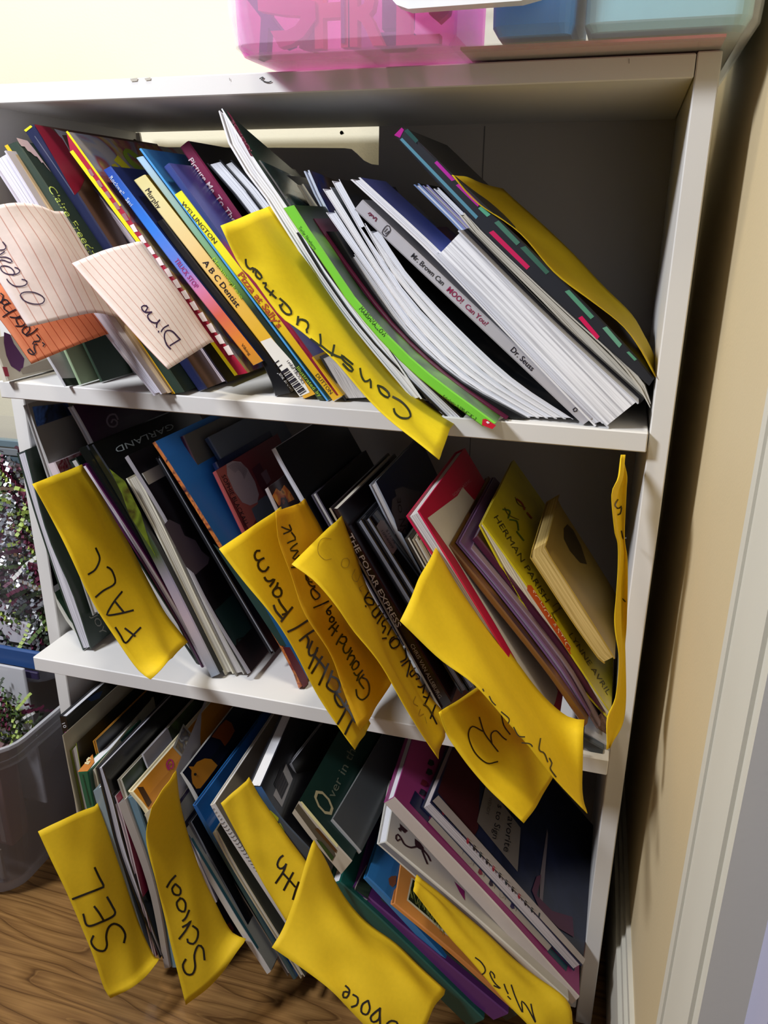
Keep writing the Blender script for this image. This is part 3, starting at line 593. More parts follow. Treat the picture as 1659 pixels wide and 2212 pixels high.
b = book('maroon spined board book with white lettering under the tall green book', 'P', [(388, 319), (735, 812)], [(406, 304), (757, 803)], M('#7a1f44', .35), y=.045, rest=None, w=.17, right=M('#1a1418', .3))
text(b, 'Picture Me', (407, 346), (458, 418), 11, M('#d9c3c8'), bold=.012); text(b, 'To The Rescue', (464, 426), (545, 541), 11, M('#d9c3c8'), bold=.012)
book('black magazine with grey leaves behind the maroon spine', 'P', [(446, 353), (545, 472), (790, 812)], [(476, 345), (574, 463), (815, 805)], BLK, y=.05, rest=None, kind='P', pages=PGB, w=.15)
book('second black magazine with grey leaves beside the tall green book', 'P', [(479, 354), (572, 468), (815, 812)], [(500, 345), (600, 462), (835, 806)], BLK, y=.052, rest=None, kind='P', pages=PGB, w=.15)
book('low dark booklet lying at the foot of the yellow spine', 'P', [(690, 770), (745, 866)], [(770, 800), (800, 862)], M('#2a2a2c', .4), w=.12, kind='P', pages=PGD)
b = book('tallest magazine on the top shelf with dark green cover and white leaves', 'P', [(472, 240), (486, 295), (526, 366), (574, 430), (640, 535), (740, 680), (893, 866)], [(480, 234), (512, 285), (550, 343), (614, 438), (702, 562), (802, 700), (912, 861)], WHT, kind='P', pages=PAGES('#f6f6fa', '#9d968c', 700), w=.20, drop=-.26, rest=None, y=-.012, right=M('#17382f', .35, .2, 14))
decal(b, 'B', [(300, 50), (330, 85), (470, 330), (445, 325)], M('#8a2650', .4), 'cover_band'); text(b, 'SCHOOL', (498, 262), (542, 335), 6, M('#c98aa4'))
book('white edged magazine with glossy dark picture cover beside the tallest one', 'P', [(546, 345), (582, 402), (614, 456), (688, 562), (790, 712), (905, 868)], [(562, 346), (600, 400), (630, 446), (704, 556), (806, 702), (925, 862)], M('#d8d8de', .2), kind='P', pages=PGW, w=.17, drop=-.12, rest=None, y=.0, right=ART(['#0f2a2c', '#1a3a3c', '#5a7a84', '#12201c'], 18, 6, .12))
book('slim white edged booklet with dark blue cover behind the lime spine', 'P', [(590, 378), (640, 470), (760, 650), (930, 872)], [(601, 376), (651, 466), (772, 646), (944, 868)], WHT, y=.03, rest=None, kind='P', pages=PGW, w=.16, right=ART(['#0c1420', '#152048', '#10181c'], 15, 7, .2))
book('black booklet with a hard white edge left of the lime spine', 'P', [(640, 503), (702, 604), (806, 742), (976, 914)], [(652, 498), (716, 597), (826, 734), (1002, 904)], BLK, kind='P', pages=PAGES('#ececf2', '#2a2a30', 900), w=.18, y=-.012, rest=None)
b = book('lime green spined paperback curving down to a red mark at its foot', 'P', [(611, 450), (654, 514), (692, 562), (760, 664), (880, 796), (1042, 922)], [(634, 443), (678, 512), (713, 562), (776, 654), (900, 784), (1071, 914)], M('#5fae34', .3), w=.17, rest=None, y=-.036, spine=M('#76c83e', .3), right=ART(['#6fae3c', '#24401e', '#1a2a16'], 12, 3))
text(b, 'Turlay Newberry', (644, 492), (679, 540), 7, M('#2c5a18')); text(b, 'MARSHMALLOW', (775, 668), (830, 730), 10, INKB); text(b, 'Scholastic 0-590-47181-3', (955, 858), (1026, 908), 7, INKB)
decal(b, 'A6', [(1012, 868), (1030, 866), (1085, 902), (1065, 922), (1008, 900)], M('#c81e38', .35), 'publisher_mark')
decal(b, 'A6', [(1030, 882), (1040, 878), (1052, 888), (1040, 893)], WHT, 'publisher_emblem', eps=.0006)
book('white leaved booklet with maroon dotted cover right of the lime spine', 'P', [(660, 478), (732, 580), (832, 714), (942, 820), (1074, 916)], [(678, 472), (748, 574), (852, 708), (966, 814), (1096, 904)], M('#5a1636', .35), y=-.012, rest=None, kind='P', pages=PGW, w=.17)
book('black slab standing in for the shadow gap beside the fan of white magazines', 'P', [(692, 500), (752, 576), (858, 709), (972, 816), (1100, 905)], [(724, 500), (780, 590), (872, 716), (992, 822), (1136, 904)], M('#121214', .35), y=-.004, w=.18)  # added black block: its colour stands for the shade in the gap
# -- fan of bent white magazines
B0 = [(787, 600), (870, 720), (980, 820), (1124, 902)]; B6 = [(888, 600), (1002, 720), (1114, 822), (1240, 906)]
fan = [((757, 553), (766, 549), '#5a7a8a', 'lowest topped magazine in the fan of bent white ones'), ((704, 459), (723, 455), '#dcdce4', 'thick white fold topped magazine in the fan of bent ones'),
       ((697, 408), (714, 404), '#3c4a52', 'bent white magazine with teal cover near the top of the fan'), ((717, 391), (733, 387), '#2a2026', 'highest bent white magazine of the fan with a dark cover'),
       ((775, 488), (789, 482), '#b8b4bc', 'grey white bent magazine in the middle of the fan'), ((800, 500), (816, 494), '#26242c', 'last bent magazine of the fan before the grey spine')]
for k, (tl, tr_, col, lab) in enumerate(fan):
    La = [tl] + [(a[0] + (b_[0] - a[0]) * k / 6, a[1] + (b_[1] - a[1]) * k / 6) for a, b_ in zip(B0, B6)]; Ra = [tr_] + [(a[0] + (b_[0] - a[0]) * (k + 1) / 6 - 1, a[1] + (b_[1] - a[1]) * (k + 1) / 6) for a, b_ in zip(B0, B6)]
    book(lab, 'P', La, Ra, WHT, kind='P', t=.0006, pages=PAGES('#f8f9fe', '#a3a8b6' if k % 2 else '#b9b4ac', 1300 + 300 * k), w=.17, y=.0, rest=Z1, right=ART([col, '#1a2024', '#4a4440'], 14, 9 + k, .2), recess=.0008)
book('dark blue and brown picture covered booklet rising behind the fan', 'P', [(656, 370), (702, 466), (800, 620), (1000, 862)], [(668, 367), (713, 462), (812, 616), (1010, 860)], M('#c8d0e0', .2), y=.035, rest=None, kind='P', pages=PGW, w=.17, drop=-.08, right=ART(['#15161c', '#1d3a8c', '#6a5038', '#12141a'], 13, 12, .15))
book('cream edged booklet tucked low between the dark picture booklets', 'P', [(641, 400), (700, 490), (820, 660), (985, 862)], [(655, 397), (712, 484), (832, 656), (996, 860)], CREAMC, y=.035, rest=None, kind='P', pages=PGC, w=.16, right=M('#2a1218', .3))
b = book('light grey spined hardback crossing the right of the top shelf', 'P', [(765, 453), (1259, 918)], [(783, 431), (1281, 902)], M('#b4b2b8', .4), w=.17, over=.003)
text(b, 'Mr. Brown Can', (887, 554), (955, 617), 11, M('#26262c'), bold=.012); text(b, 'MOO!', (964, 627), (995, 656), 12, M('#8a1e4a'), bold=.02); text(b, 'Can You?', (1003, 663), (1049, 705), 11, M('#8a1e4a'), bold=.012); text(b, 'Dr. Seuss', (1102, 757), (1148, 802), 12, INKB, bold=.012)
ink(b, 'A5', [[(1335, 880), (1385, 815), (1350, 765), (1295, 840), (1335, 880)], [(1320, 835), (1350, 800)], [(1330, 855), (1370, 825)]], 1.6, INKB, 'publisher_frame'); text(b, 'ii-R', (829, 506), (808, 486), 10, INKB); ink(b, 'P', [[(1238, 884), (1244, 880), (1247, 886), (1240, 889), (1238, 884)]], 2, INKB, 'publisher_mark')
ink(b, 'A5', [[(1150, 640), (1175, 632), (1182, 665)], [(1160, 660), (1195, 650), (1205, 690)], [(1200, 690), (1240, 680), (1225, 720)]], 2.2, M('#6a1a3a'), 'small_emblem')
book('white leaved pamphlet with blue purple cover right of the grey spine', 'P', [(757, 388), (888, 508), (972, 592), (1142, 772), (1284, 921)], [(778, 383), (906, 500), (998, 590), (1166, 768), (1305, 914)], WHT, w=.075, kind='P', pages=PAGES('#f0f1f8', '#a7a2a0', 800), right=M('#5563b4', .35, .15, 30))
book('slim navy and red booklet against the thick white block of leaves', 'P', [(889, 498), (1004, 594), (1170, 772), (1302, 908)], [(900, 492), (1013, 596), (1178, 766), (1312, 908)], M('#232a58', .3), w=.12, kind='P', pages=PGW, right=ART(['#1d2450', '#5a1a28', '#2a3470'], 18, 4))
book('thickest book, a block of fine white leaves facing the room', 'P', [(942, 548), (1105, 712), (1313, 925)], [(991, 497), (1174, 680), (1380, 871)], M('#c9ccd6', .4), kind='P', pages=PAGES('#f3f5fc', '#8b8c96', 430, .47), w=.19, recess=.0006, t=.0012)
book('black book pressed against the thickest block of leaves', 'P', [(994, 500), (1177, 682), (1382, 873)], [(1010, 493), (1206, 692), (1392, 862)], M('#121219', .4), y=.012, w=.18)
book('pale blue topped slim booklet left of the pink ended book', 'P', [(893, 399), (1000, 506), (1200, 728), (1312, 850)], [(905, 396), (1010, 502), (1210, 724), (1322, 848)], M('#7d95c0', .25), y=.05, rest=None, w=.15, kind='P', pages=PGW, right=M('#1c1a22', .3))
book('lilac topped slim booklet beside the pale blue topped one', 'P', [(912, 401), (1014, 506), (1215, 728), (1324, 850)], [(924, 399), (1025, 502), (1226, 724), (1335, 848)], M('#8b86b4', .25), y=.05, rest=None, w=.15, kind='P', pages=PGD, right=M('#1c1a22', .3))
book('white topped slim booklet under the pink ended book', 'P', [(936, 408), (1030, 506), (1228, 728), (1338, 850)], [(947, 405), (1042, 502), (1240, 724), (1350, 848)], M('#dcdce2', .3), y=.05, rest=None, w=.15, kind='P', pages=PGW, right=M('#1c1a22', .3))
book('cream newsprint booklet with a splayed foot at the right', 'P', [(992, 466), (1028, 508), (1188, 668), (1302, 792), (1377, 868)], [(1003, 459), (1039, 503), (1203, 660), (1328, 778), (1396, 856)], M('#cfc8b8', .5), kind='P', pages=PAGES('#dcd6c8', '#8a8276', 900), w=.16, y=.02, rest=None)
book('last cream newsprint booklet bent against the right side panel', 'P', [(1004, 459), (1040, 503), (1205, 660), (1332, 778), (1412, 882)], [(1011, 455), (1053, 501), (1222, 661), (1346, 772), (1421, 872)], M('#d4cdbe', .5), kind='P', pages=PAGES('#e0dacb', '#8a8276', 900), w=.13, y=.012, rest=None)
b = book('long dark kit book with magenta end and teal and pink spine panels', 'P', [(853, 294), (1046, 505), (1243, 690), (1402, 834)], [(873, 276), (1092, 486), (1284, 674), (1420, 818)], M('#22242a', .35), y=0.004, rest=None, w=.16, spine=M('#2b2d33', .35))
decal(b, 'D', [(30, 135), (72, 92), (85, 105), (62, 150)], M('#b0208c', .35), 'end_panel')
decal(b, 'D', [(62, 160), (75, 150), (500, 590), (488, 605)], M('#5a8fa4', .3), 'teal_edge')
for q, col in (([(255, 290), (270, 278), (372, 385), (352, 392)], '#b02c9c'), ([(375, 415), (395, 405), (510, 520), (498, 535)], '#b02c9c'), ([(560, 680), (585, 668), (790, 870), (772, 888)], '#c8245a'), ([(1060, 1158), (1082, 1146), (1180, 1262), (1165, 1280)], '#d81c58'),
               ([(85, 112), (105, 100), (165, 165), (150, 180)], '#2a5a58'), ([(500, 545), (520, 530), (570, 580), (550, 592)], '#5aa88a'), ([(590, 625), (615, 612), (735, 735), (715, 752)], '#4a7a68'), ([(735, 765), (765, 755), (900, 900), (880, 915)], '#3f6a5a'), ([(985, 1010), (1010, 1000), (1150, 1150), (1130, 1165)], '#5a9a7c'), ([(1195, 1215), (1220, 1205), (1305, 1305), (1290, 1325)], '#6aa488'), ([(1330, 1350), (1345, 1345), (1390, 1390), (1375, 1398)], '#5a9a7c')):
    decal(b, 'D', q, M(col, .35), 'spine_panel')
# -- index cards and divider sheets
LINED = PAPER('#f8ece6', .25, .6, ('#dcb0a6', 3.0, 'u')); LINEDO = PAPER('#ef9466', .25, .6, ('#c07058', 3.4, 'u'))
PEN = M('#2a0f3a', .4); PENB = M('#1c1418', .35)
s = sheet('orange lined index card lettered Superhe, lowest of the three cards', 'P', [[(-75, 602, -.1), (0, 690, -.1), (68, 786, -.1)], [(0, 560, -.072), (75, 640, -.072), (150, 752, -.072)], [(62, 520, -.04), (140, 610, -.04), (228, 722, -.04)]], LINEDO, 'index_card', 'card', seed=3, crink=.0006, tuck=.02, group='lined index cards on the top shelf')
ink(s, 'A3', [[(440, 1015), (408, 1025), (408, 1070), (425, 1115), (395, 1140), (345, 1120), (330, 1085), (355, 1072), (395, 1120)], [(508, 998), (532, 1018), (515, 1040)], [(440, 905), (480, 955), (470, 978), (405, 985), (392, 1012)], [(445, 830), (390, 880), (315, 918)], [(318, 915), (265, 870), (280, 825), (345, 800), (352, 850), (310, 900)], [(190, 800), (260, 800), (300, 765), (245, 700), (190, 720), (215, 780)], [(120, 692), (190, 700), (240, 680)], [(35, 690), (110, 640), (185, 602)], [(100, 632), (45, 590), (60, 545), (120, 525)], [(0, 520), (60, 480), (105, 520), (60, 550), (20, 520), (40, 440), (10, 410)]], 2.6, INKB)
s = sheet('pale lined index card lettered Ocean, the leftmost card', 'P', [[(-90, 470, -.112), (-20, 580, -.112), (60, 706, -.112)], [(10, 440, -.085), (70, 545, -.085), (140, 688, -.085)], [(70, 440, -.058), (140, 540, -.058), (205, 676, -.058)], [(116, 456, -.036), (180, 560, -.036), (256, 684, -.036)]], LINED, 'index_card', 'card', seed=2, crink=.0006, tuck=.02, group='lined index cards on the top shelf')
ink(s, 'A3', [[(275, 485), (240, 432), (285, 396), (400, 396), (500, 440), (531, 490), (495, 532), (400, 535), (310, 508), (268, 478)], [(82, 240), (110, 280), (180, 322), (280, 320), (325, 285), (305, 250), (262, 243)], [(155, 195), (172, 160), (130, 105), (60, 80), (5, 92), (25, 145), (95, 180), (190, 180), (236, 150), (215, 112), (178, 100)], [(-40, 30), (30, 10), (110, 40), (145, 35), (125, 0), (60, -25), (0, -20)]], 2.2, PEN)
ink(s, 'A', [[(18, 898), (38, 925), (30, 945), (-5, 950)], [(28, 960), (-10, 985)]], 2.2, PEN)
s = sheet('pale lined index card lettered Dino, standing out furthest right', 'P', [[(155, 569, -.085), (262, 690, -.085), (363, 798, -.085)], [(225, 540, -.052), (325, 650, -.052), (409, 769, -.052)], [(296, 522, -.022), (377, 632, -.022), (453, 741, -.022)]], LINED, 'index_card', 'card', seed=5, crink=.0003, tuck=.008, group='lined index cards on the top shelf')
ink(s, 'A4', [[(772, 525), (735, 482), (712, 405), (730, 348), (790, 350), (868, 430)], [(870, 430), (770, 492)], [(752, 290), (705, 318), (682, 352)], [(655, 350), (655, 358)], [(635, 310), (640, 270), (672, 230), (650, 262), (605, 265), (565, 240), (545, 195), (585, 158)], [(585, 160), (520, 160), (488, 130), (488, 105), (520, 93), (548, 110), (520, 160)]], 2.8, PEN)
YEL = PAPER('#f4dc28', .22, .65)
s = sheet('long bright yellow divider lettered Construction across the top shelf', 'P', [[(477, 487, -.078), (517, 571, -.078), (549, 604, -.078), (605, 682, -.078), (650, 716, -.078), (721, 777, -.078), (789, 853, -.078), (850, 914, -.08), (948, 994, -.085)], [(530, 466, -.045), (610, 580, -.045), (690, 682, -.045), (775, 780, -.045), (870, 885, -.05), (958, 968, -.06)], [(581, 445, -.008), (666, 560, -.008), (712, 632, -.008), (808, 768, -.012), (880, 856, -.018), (972, 926, -.03)]], YEL, seed=4, tuck=.02, group='yellow divider sheets')
IC = M('#2c2c1a', .4)
ink(s, 'W2', [[(748, 626), (820, 668), (880, 735), (898, 790), (870, 810), (810, 803), (765, 765), (755, 730)], [(618, 530), (660, 545), (708, 590), (715, 625), (690, 628), (640, 590), (618, 530)], [(466, 385), (478, 450), (508, 495), (545, 482), (555, 480), (558, 545)], [(400, 345), (345, 300), (305, 268), (308, 290), (340, 330), (385, 365), (405, 402), (375, 402), (320, 345)], [(135, 190), (190, 235), (250, 270), (310, 292)], [(243, 185), (232, 240), (222, 272)], [(123, 92), (128, 150), (122, 188), (90, 165), (45, 132)]], 4.0, IC)
ink(s, 'W1', [[(645, 708), (640, 690), (658, 655), (640, 612), (585, 598), (560, 638)], [(562, 640), (570, 575)], [(412, 475), (430, 515), (470, 552), (510, 550), (505, 515), (470, 470), (415, 420)], [(435, 465), (420, 488)], [(270, 285), (300, 290), (285, 320), (330, 365), (378, 412)], [(355, 352), (330, 388)], [(180, 160), (200, 165), (245, 210), (258, 240), (235, 250), (205, 215), (215, 175)], [(120, 85), (125, 130), (155, 165), (190, 155), (185, 190)]], 4.0, IC)
sheet('plain yellow divider lying on the long dark kit book at the right', 'D', [[(360, 350, .0), (510, 520, .0), (740, 700, .0), (930, 900, .0), (1130, 1050, .0), (1300, 1200, .0), (1400, 1330, -.002), (1495, 1490, -.002)], [(470, 385, .06), (610, 540, .06), (830, 730, .06), (1000, 890, .06), (1180, 1050, .06), (1330, 1190, .06), (1420, 1300, .055), (1500, 1460, .05)], [(640, 432, .12), (760, 540, .12), (930, 700, .12), (1080, 850, .12), (1230, 1000, .12), (1360, 1140, .115), (1430, 1260, .1), (1500, 1400, .09)]], PAPER('#d8b81c', .2, .65), seed=8, tuck=0, crink=.0016, group='yellow divider sheets')
# ================================================================ middle shelf
G2 = 'books on the middle shelf'
def bk2(label, c, L, R, cover, **k):
    k.setdefault('rest', Z2); k.setdefault('group', G2); return book(label, c, L, R, cover, **k)
b = bk2('bowed green paper cover pressed to the left panel on the middle shelf', 'P', [(58, 1050), (84, 1188), (101, 1265), (145, 1348), (162, 1368)], [(66, 1050), (90, 1188), (108, 1264), (152, 1345), (170, 1366)], M('#c9c7bb', .4), y=.0, rest=None, w=.17, right=M('#3d5a44', .35))
b = bk2('white edged dark green book leaning furthest left on the middle shelf', 'P', [(35, 975), (78, 1120), (135, 1289), (179, 1405)], [(54, 967), (103, 1150), (160, 1285), (197, 1401)], M('#2b3a32', .3), kind='P', pages=PAGES('#d8d6de', '#77757d', 800), w=.19, spine=WHT, recess=.0006)
text(b, 'JOY', (196, 1330), (218, 1372), 14, M('#8d8f86', .4))
b = bk2('grey magazine with a blue photo cover at the left of the middle shelf', 'P', [(50, 876), (69, 934), (101, 1029), (200, 1330)], [(60, 872), (79, 931), (114, 1025), (214, 1325)], M('#a6a5a2', .35), kind='P', pages=PGD, y=-0.012, rest=None, w=.17, right=M('#77736c', .4))
decal(b, 'M1', [(205, 85), (430, 60), (470, 155), (240, 235)], ART(['#2b3a5a', '#15161c', '#3a5fa0', '#1d2430'], 30, 3), 'cover_photo')
b = bk2('purple covered book with a white swirl near the upper shelf', 'P', [(146, 880), (190, 960), (330, 1240)], [(158, 876), (200, 952), (342, 1235)], M('#b9b4b6', .35), y=0.026, rest=None, w=.17, kind='P', pages=PGW, right=M('#3a1236', .35))
ink(b, 'M1', [[(752, 165), (735, 135), (700, 140), (682, 175), (700, 210), (735, 212), (750, 185), (725, 165), (712, 185)]], 4, M('#8d7c8c', .4), 'printed_swirl')
b = bk2('small red and white booklet peeking above the FALL divider', 'P', [(101, 1003), (150, 1110), (270, 1360)], [(118, 999), (166, 1104), (284, 1352)], M('#cdbfc2', .25), y=-0.014, rest=None, w=.12, right=ART(['#e0d6d8', '#8c2438', '#d8cdd0'], 40, 2, .2))
bk2('dark green leaved booklet directly behind the FALL divider', 'P', [(148, 995), (304, 1255), (426, 1449)], [(164, 988), (318, 1245), (440, 1444)], M('#1d2a22', .35), kind='P', pages=PAGES('#c9c6c2', '#4a4640', 900), w=.18, y=-.012)
decal(BK[list(BK)[-1]], 'P', [(152, 968), (168, 966), (174, 985), (158, 985)], M('#9cae6a', .5), 'page_tab')
bk2('plum edged booklet between the FALL divider and the black glossy spine', 'P', [(172, 1006), (308, 1218), (398, 1370), (440, 1452)], [(186, 1003), (322, 1210), (412, 1362), (454, 1448)], M('#4a1440', .3), kind='P', pages=PAGES('#e6e2e6', '#6a3a5c', 900), w=.18, y=-.016, rest=None)
b = bk2('black glossy hardback whose cover lettering stands upside down', 'P', [(190, 966), (305, 1165), (455, 1464)], [(200, 960), (322, 1155), (474, 1456)], M('#0c0d0e', .12), w=.19, spine=GRAD([(0, '#0b0d0c'), (.3, '#18241a'), (.48, '#3a4a2c'), (.6, '#8a8496'), (.75, '#a89aaa'), (.9, '#a8a4a8'), (1, '#8f98a4')], .2), right=M('#0d0f10', .15))
text(b, 'GARLAND', (372, 914), (247, 967), 13, M('#b9c8c8')); decal(b, 'M1', [(700, 480), (780, 640), (830, 780), (1010, 1060), (960, 960), (900, 760), (800, 560)], ART(['#1d2a12', '#5a6a20', '#2c1c12'], 40, 4), 'cover_art')
bk2('black glossy second spine pressed to the left of the hardback with upside down lettering', 'P', [(167, 970), (289, 1172), (438, 1460)], [(188, 962), (304, 1162), (454, 1455)], M('#0f1210', .12), w=.17, y=-.012, rest=None)
b = bk2('cream topped thick paperback with speckled grey leaves', 'P', [(272, 1034), (338, 1156), (419, 1324), (486, 1459)], [(295, 1022), (358, 1147), (438, 1320), (505, 1455)], M('#d4d0bc', .4), kind='P', pages=PAGES('#c9c2b0', '#7a7468', 700), w=.19)
bk2('grey speckled slim paperback left of the dark cover with a violet cloud', 'P', [(296, 1030), (360, 1152), (441, 1322), (508, 1460)], [(308, 1022), (372, 1144), (453, 1316), (528, 1456)], M('#a9a69e', .4), kind='P', pages=PGD, w=.18)
b = bk2('big dark picture book with a violet cloud and teal foot on its cover', 'P', [(268, 990), (357, 1134), (446, 1310), (533, 1457)], [(275, 984), (363, 1129), (451, 1305), (541, 1453)], M('#8d8a90', .35), y=-0.026, rest=None, w=.19, right=M('#131017', .35))
decal(b, 'M1', [(1050, 840), (1080, 805), (1150, 840), (1180, 910), (1250, 940), (1290, 1010), (1340, 1050), (1330, 1090), (1250, 1160), (1190, 1110)], M('#5a5260', .5), 'cover_cloud'); decal(b, 'M1', [(1250, 1170), (1330, 1100), (1400, 1120), (1560, 1400), (1690, 1650), (1600, 1780), (1400, 1440)], M('#1c3a3c', .35), 'cover_field')
text(b, 'pa', (508, 1394), (548, 1376), 16, M('#0a0a0c', .4), shear=.2)
bk2('black thin book with white edges behind the violet cloud cover', 'P', [(336, 990), (466, 1214), (584, 1414)], [(344, 984), (474, 1208), (594, 1410)], M('#17171b', .3), kind='P', pages=PAGES('#a8a8ae', '#333338', 900), y=0.0, rest=None, w=.17)
b = bk2('bright blue picture book with an orange dotted edge and red foot', 'P', [(328, 958), (396, 1062), (602, 1396), (644, 1488)], [(334, 954), (402, 1057), (608, 1390), (653, 1482)], M('#8a3a30', .35), w=.19, spine=ART(['#7a2a30', '#c8783a', '#3a1a28'], 120, 2), right=M('#2f7ed6', .35, .12, 12))
decal(b, 'M2', [(100, 830), (270, 1000), (440, 1300), (520, 1440), (480, 1440), (60, 800)], M('#173a3c', .35), 'cover_field'); decal(b, 'M2', [(495, 1450), (540, 1450), (650, 1640), (655, 1680), (625, 1705)], M('#7a1428', .35), 'cover_foot')
b = bk2('grey covered book with plum spine set back behind the blue one', 'P', [(388, 945), (434, 1040), (560, 1250)], [(396, 941), (442, 1035), (570, 1245)], M('#4a1c3a', .35), y=0.012, rest=None, w=.17, right=M('#5f605e', .4))
decal(b, 'M1', [(1150, 330), (1180, 320), (1270, 520), (1290, 560), (1260, 540)], M('#b9c2d2', .4), 'cover_panel')
b = bk2('pale covered book with blue edges high behind the fingerprint cover', 'P', [(440, 950), (474, 1004), (600, 1220)], [(450, 944), (482, 998), (610, 1216)], M('#3a4a6a', .35), y=0.034, rest=None, w=.16, right=M('#5d6878', .4))
bk2('navy covered book just behind the fingerprint cover', 'P', [(457, 1003), (608, 1330)], [(466, 998), (618, 1325)], M('#15224a', .35), y=0.018, rest=None, w=.13, pages=M('#cfd0d6'))
b = bk2('salmon covered picture book printed with a large pale fingerprint', 'P', [(458, 1022), (640, 1400)], [(465, 1017), (648, 1396)], M('#a04848', .35), y=.006, rest=None, w=.15, right=M('#7c3038', .4))
decal(b, 'M2', [(75, 340), (160, 290), (280, 480), (335, 520), (350, 600), (290, 720), (200, 560)], M('#b4605a', .4), 'cover_field'); decal(b, 'M2', [(140, 300), (180, 280), (230, 285), (275, 330), (320, 410), (345, 490), (335, 540), (290, 560), (240, 540), (190, 470), (145, 370)], M('#b3a3ac', .45), 'fingerprint', eps=.0005)
for k in range(7): ink(b, 'M2', [[(150 + 7 * k, 318 + 6 * k), (195 + 3 * k, 292 + 7 * k), (245 - 1 * k, 306 + 9 * k), (270 - 3 * k, 345 + 8 * k)]], 1.1, M('#8a7a84', .45), 'fingerprint_ridge', eps=.0008)
text(b, 'SOPHIE BLACKALL', (477, 1029), (529, 1138), 9, M('#2a1a22'), eps=.0008)
decal(b, 'M2', [(300, 330), (350, 290), (395, 380), (430, 470), (390, 500), (350, 440)], M('#571a30', .4), 'cover_shape', eps=.0005); decal(b, 'M2', [(355, 360), (390, 330), (420, 400), (395, 430)], M('#8d6a78', .4), 'cover_shape', eps=.0007)
b = bk2('small dark red book with a flame picture above the shaded yellow divider', 'P', [(571, 1058), (700, 1330)], [(578, 1053), (707, 1326)], M('#9a9498', .25), y=-.012, rest=None, w=.07, right=M('#2a1012', .3))
decal(b, 'M2', [(430, 500), (455, 450), (480, 470), (505, 430), (540, 470), (570, 520), (520, 545), (470, 560)], ART(['#1a0a08', '#b85a1c', '#d89a40', '#3a140c'], 70, 6), 'cover_flames')
bk2('tall thin book with white edge and black cover right of the fingerprint book', 'P', [(585, 972), (612, 1022), (652, 1092), (800, 1360)], [(594, 968), (620, 1017), (661, 1087), (810, 1355)], M('#c2c2ca', .35), y=.02, rest=None, w=.18, right=M('#10131f', .3))
bk2('grey violet leaved book in the dark behind the middle dividers', 'P', [(672, 1070), (700, 1120), (860, 1400)], [(684, 1064), (712, 1114), (872, 1395)], M('#4a4452', .4), y=.03, rest=None, w=.16, kind='P', pages=PGD, right=M('#14121a', .35))
b = bk2('dark brown hardback with cream leaf edge and white spine lettering', 'P', [(711, 1098), (952, 1536)], [(731, 1101), (976, 1516)], M('#1c1216', .2), w=.19, spine=M('#22161a', .25), pages=PGC)
decal(b, 'P', [(711, 1098), (715, 1097), (955, 1533), (952, 1536)], M('#b4aa98', .5), 'leaf_edge'); text(b, 'THE POLAR EXPRESS', (750, 1156), (858, 1356), 11, M('#d9d6d4'), bold=.01); text(b, 'CHRIS VAN ALLSBURG', (886, 1393), (948, 1509), 8, M('#a8a2a0'))
bk2('black glossy slim book right of the brown hardback', 'P', [(768, 1128), (996, 1500)], [(782, 1120), (1012, 1494)], M('#0c0c10', .1), kind='P', pages=PAGES('#8d8d96', '#15151a', 900), w=.17, y=-.008)
b = bk2('second black glossy slim book carrying a grey price sticker', 'P', [(786, 1122), (1014, 1494)], [(800, 1118), (1030, 1486)], M('#0e0d12', .1), w=.17, y=-.006, kind='P', pages=PAGES('#8d8d96', '#15151a', 900))
decal(b, 'M2', [(1085, 690), (1110, 650), (1135, 655), (1215, 830), (1190, 865), (1170, 850)], M('#8d8f92', .5), 'price_sticker'); text(b, '1094009', (822, 1148), (846, 1186), 5, INKB, eps=.0006); text(b, '$11.99', (832, 1146), (850, 1176), 5, INKB, eps=.0006)
b = bk2('blue picture book with a pale snowy cloud on its cover', 'P', [(797, 1048), (905, 1262), (1040, 1480)], [(812, 1040), (920, 1254), (1056, 1474)], M('#8d929c', .3), y=.02, rest=None, w=.17, kind='P', pages=PGD, right=M('#142244', .3))
decal(b, 'M2', [(1180, 590), (1185, 520), (1210, 500), (1200, 460), (1250, 440), (1300, 460), (1360, 470), (1350, 530), (1330, 570), (1310, 620), (1290, 640), (1270, 740), (1220, 720)], M('#5c636c', .45), 'cover_cloud'); text(b, 'OE', (868, 1108), (864, 1076), 8, M('#15181e'), eps=.0006); text(b, 'SN', (878, 1150), (874, 1120), 14, M('#15181e'), eps=.0006)
for k, (x, y) in enumerate(((874, 1164), (890, 1166), (906, 1168))):
    bk2(('small black and cream booklet, first of the low three by the snowy cover', 'small cream booklet, second of the low three by the snowy cover', 'small tan booklet, third of the low three by the snowy cover')[k], 'P', [(x, y), (x + 150, y + 270)], [(x + 11, y - 7), (x + 161, y + 264)], M(('#26221e', '#b0a58c', '#9a8a6a')[k], .4), y=.0, rest=None, kind='P', pages=PGC, w=.1)
b = bk2('white picture book with a broad crimson border standing proud of the shelf', 'P', [(877, 1115), (1194, 1600)], [(905, 1103), (1203, 1590)], M('#c01a44', .35), y=-.06, rest=None, kind='P', pages=PAGES('#e0dcd8', '#7a746e', 800), w=.2, right=M('#b5183f', .35))
decal(b, 'M3', [(170, 430), (345, 300), (375, 250), (600, 500), (700, 900), (930, 1440), (915, 1500), (878, 1590), (560, 1040), (330, 660)], M('#cfc9c2', .45), 'cover_field'); text(b, 'SCHOLASTIC', (980, 1073), (1018, 1040), 6, M('#c88a98'))
bk2('brown covered book beside the crimson bordered one', 'M3', [(275, 600), (500, 880), (860, 1330), (1080, 1650)], [(302, 586), (530, 862), (882, 1310), (1105, 1622)], M('#6a4420', .3), y=-.045, w=.2, right=ART(['#5a3818', '#7a5428', '#3a2410'], 10, 3))
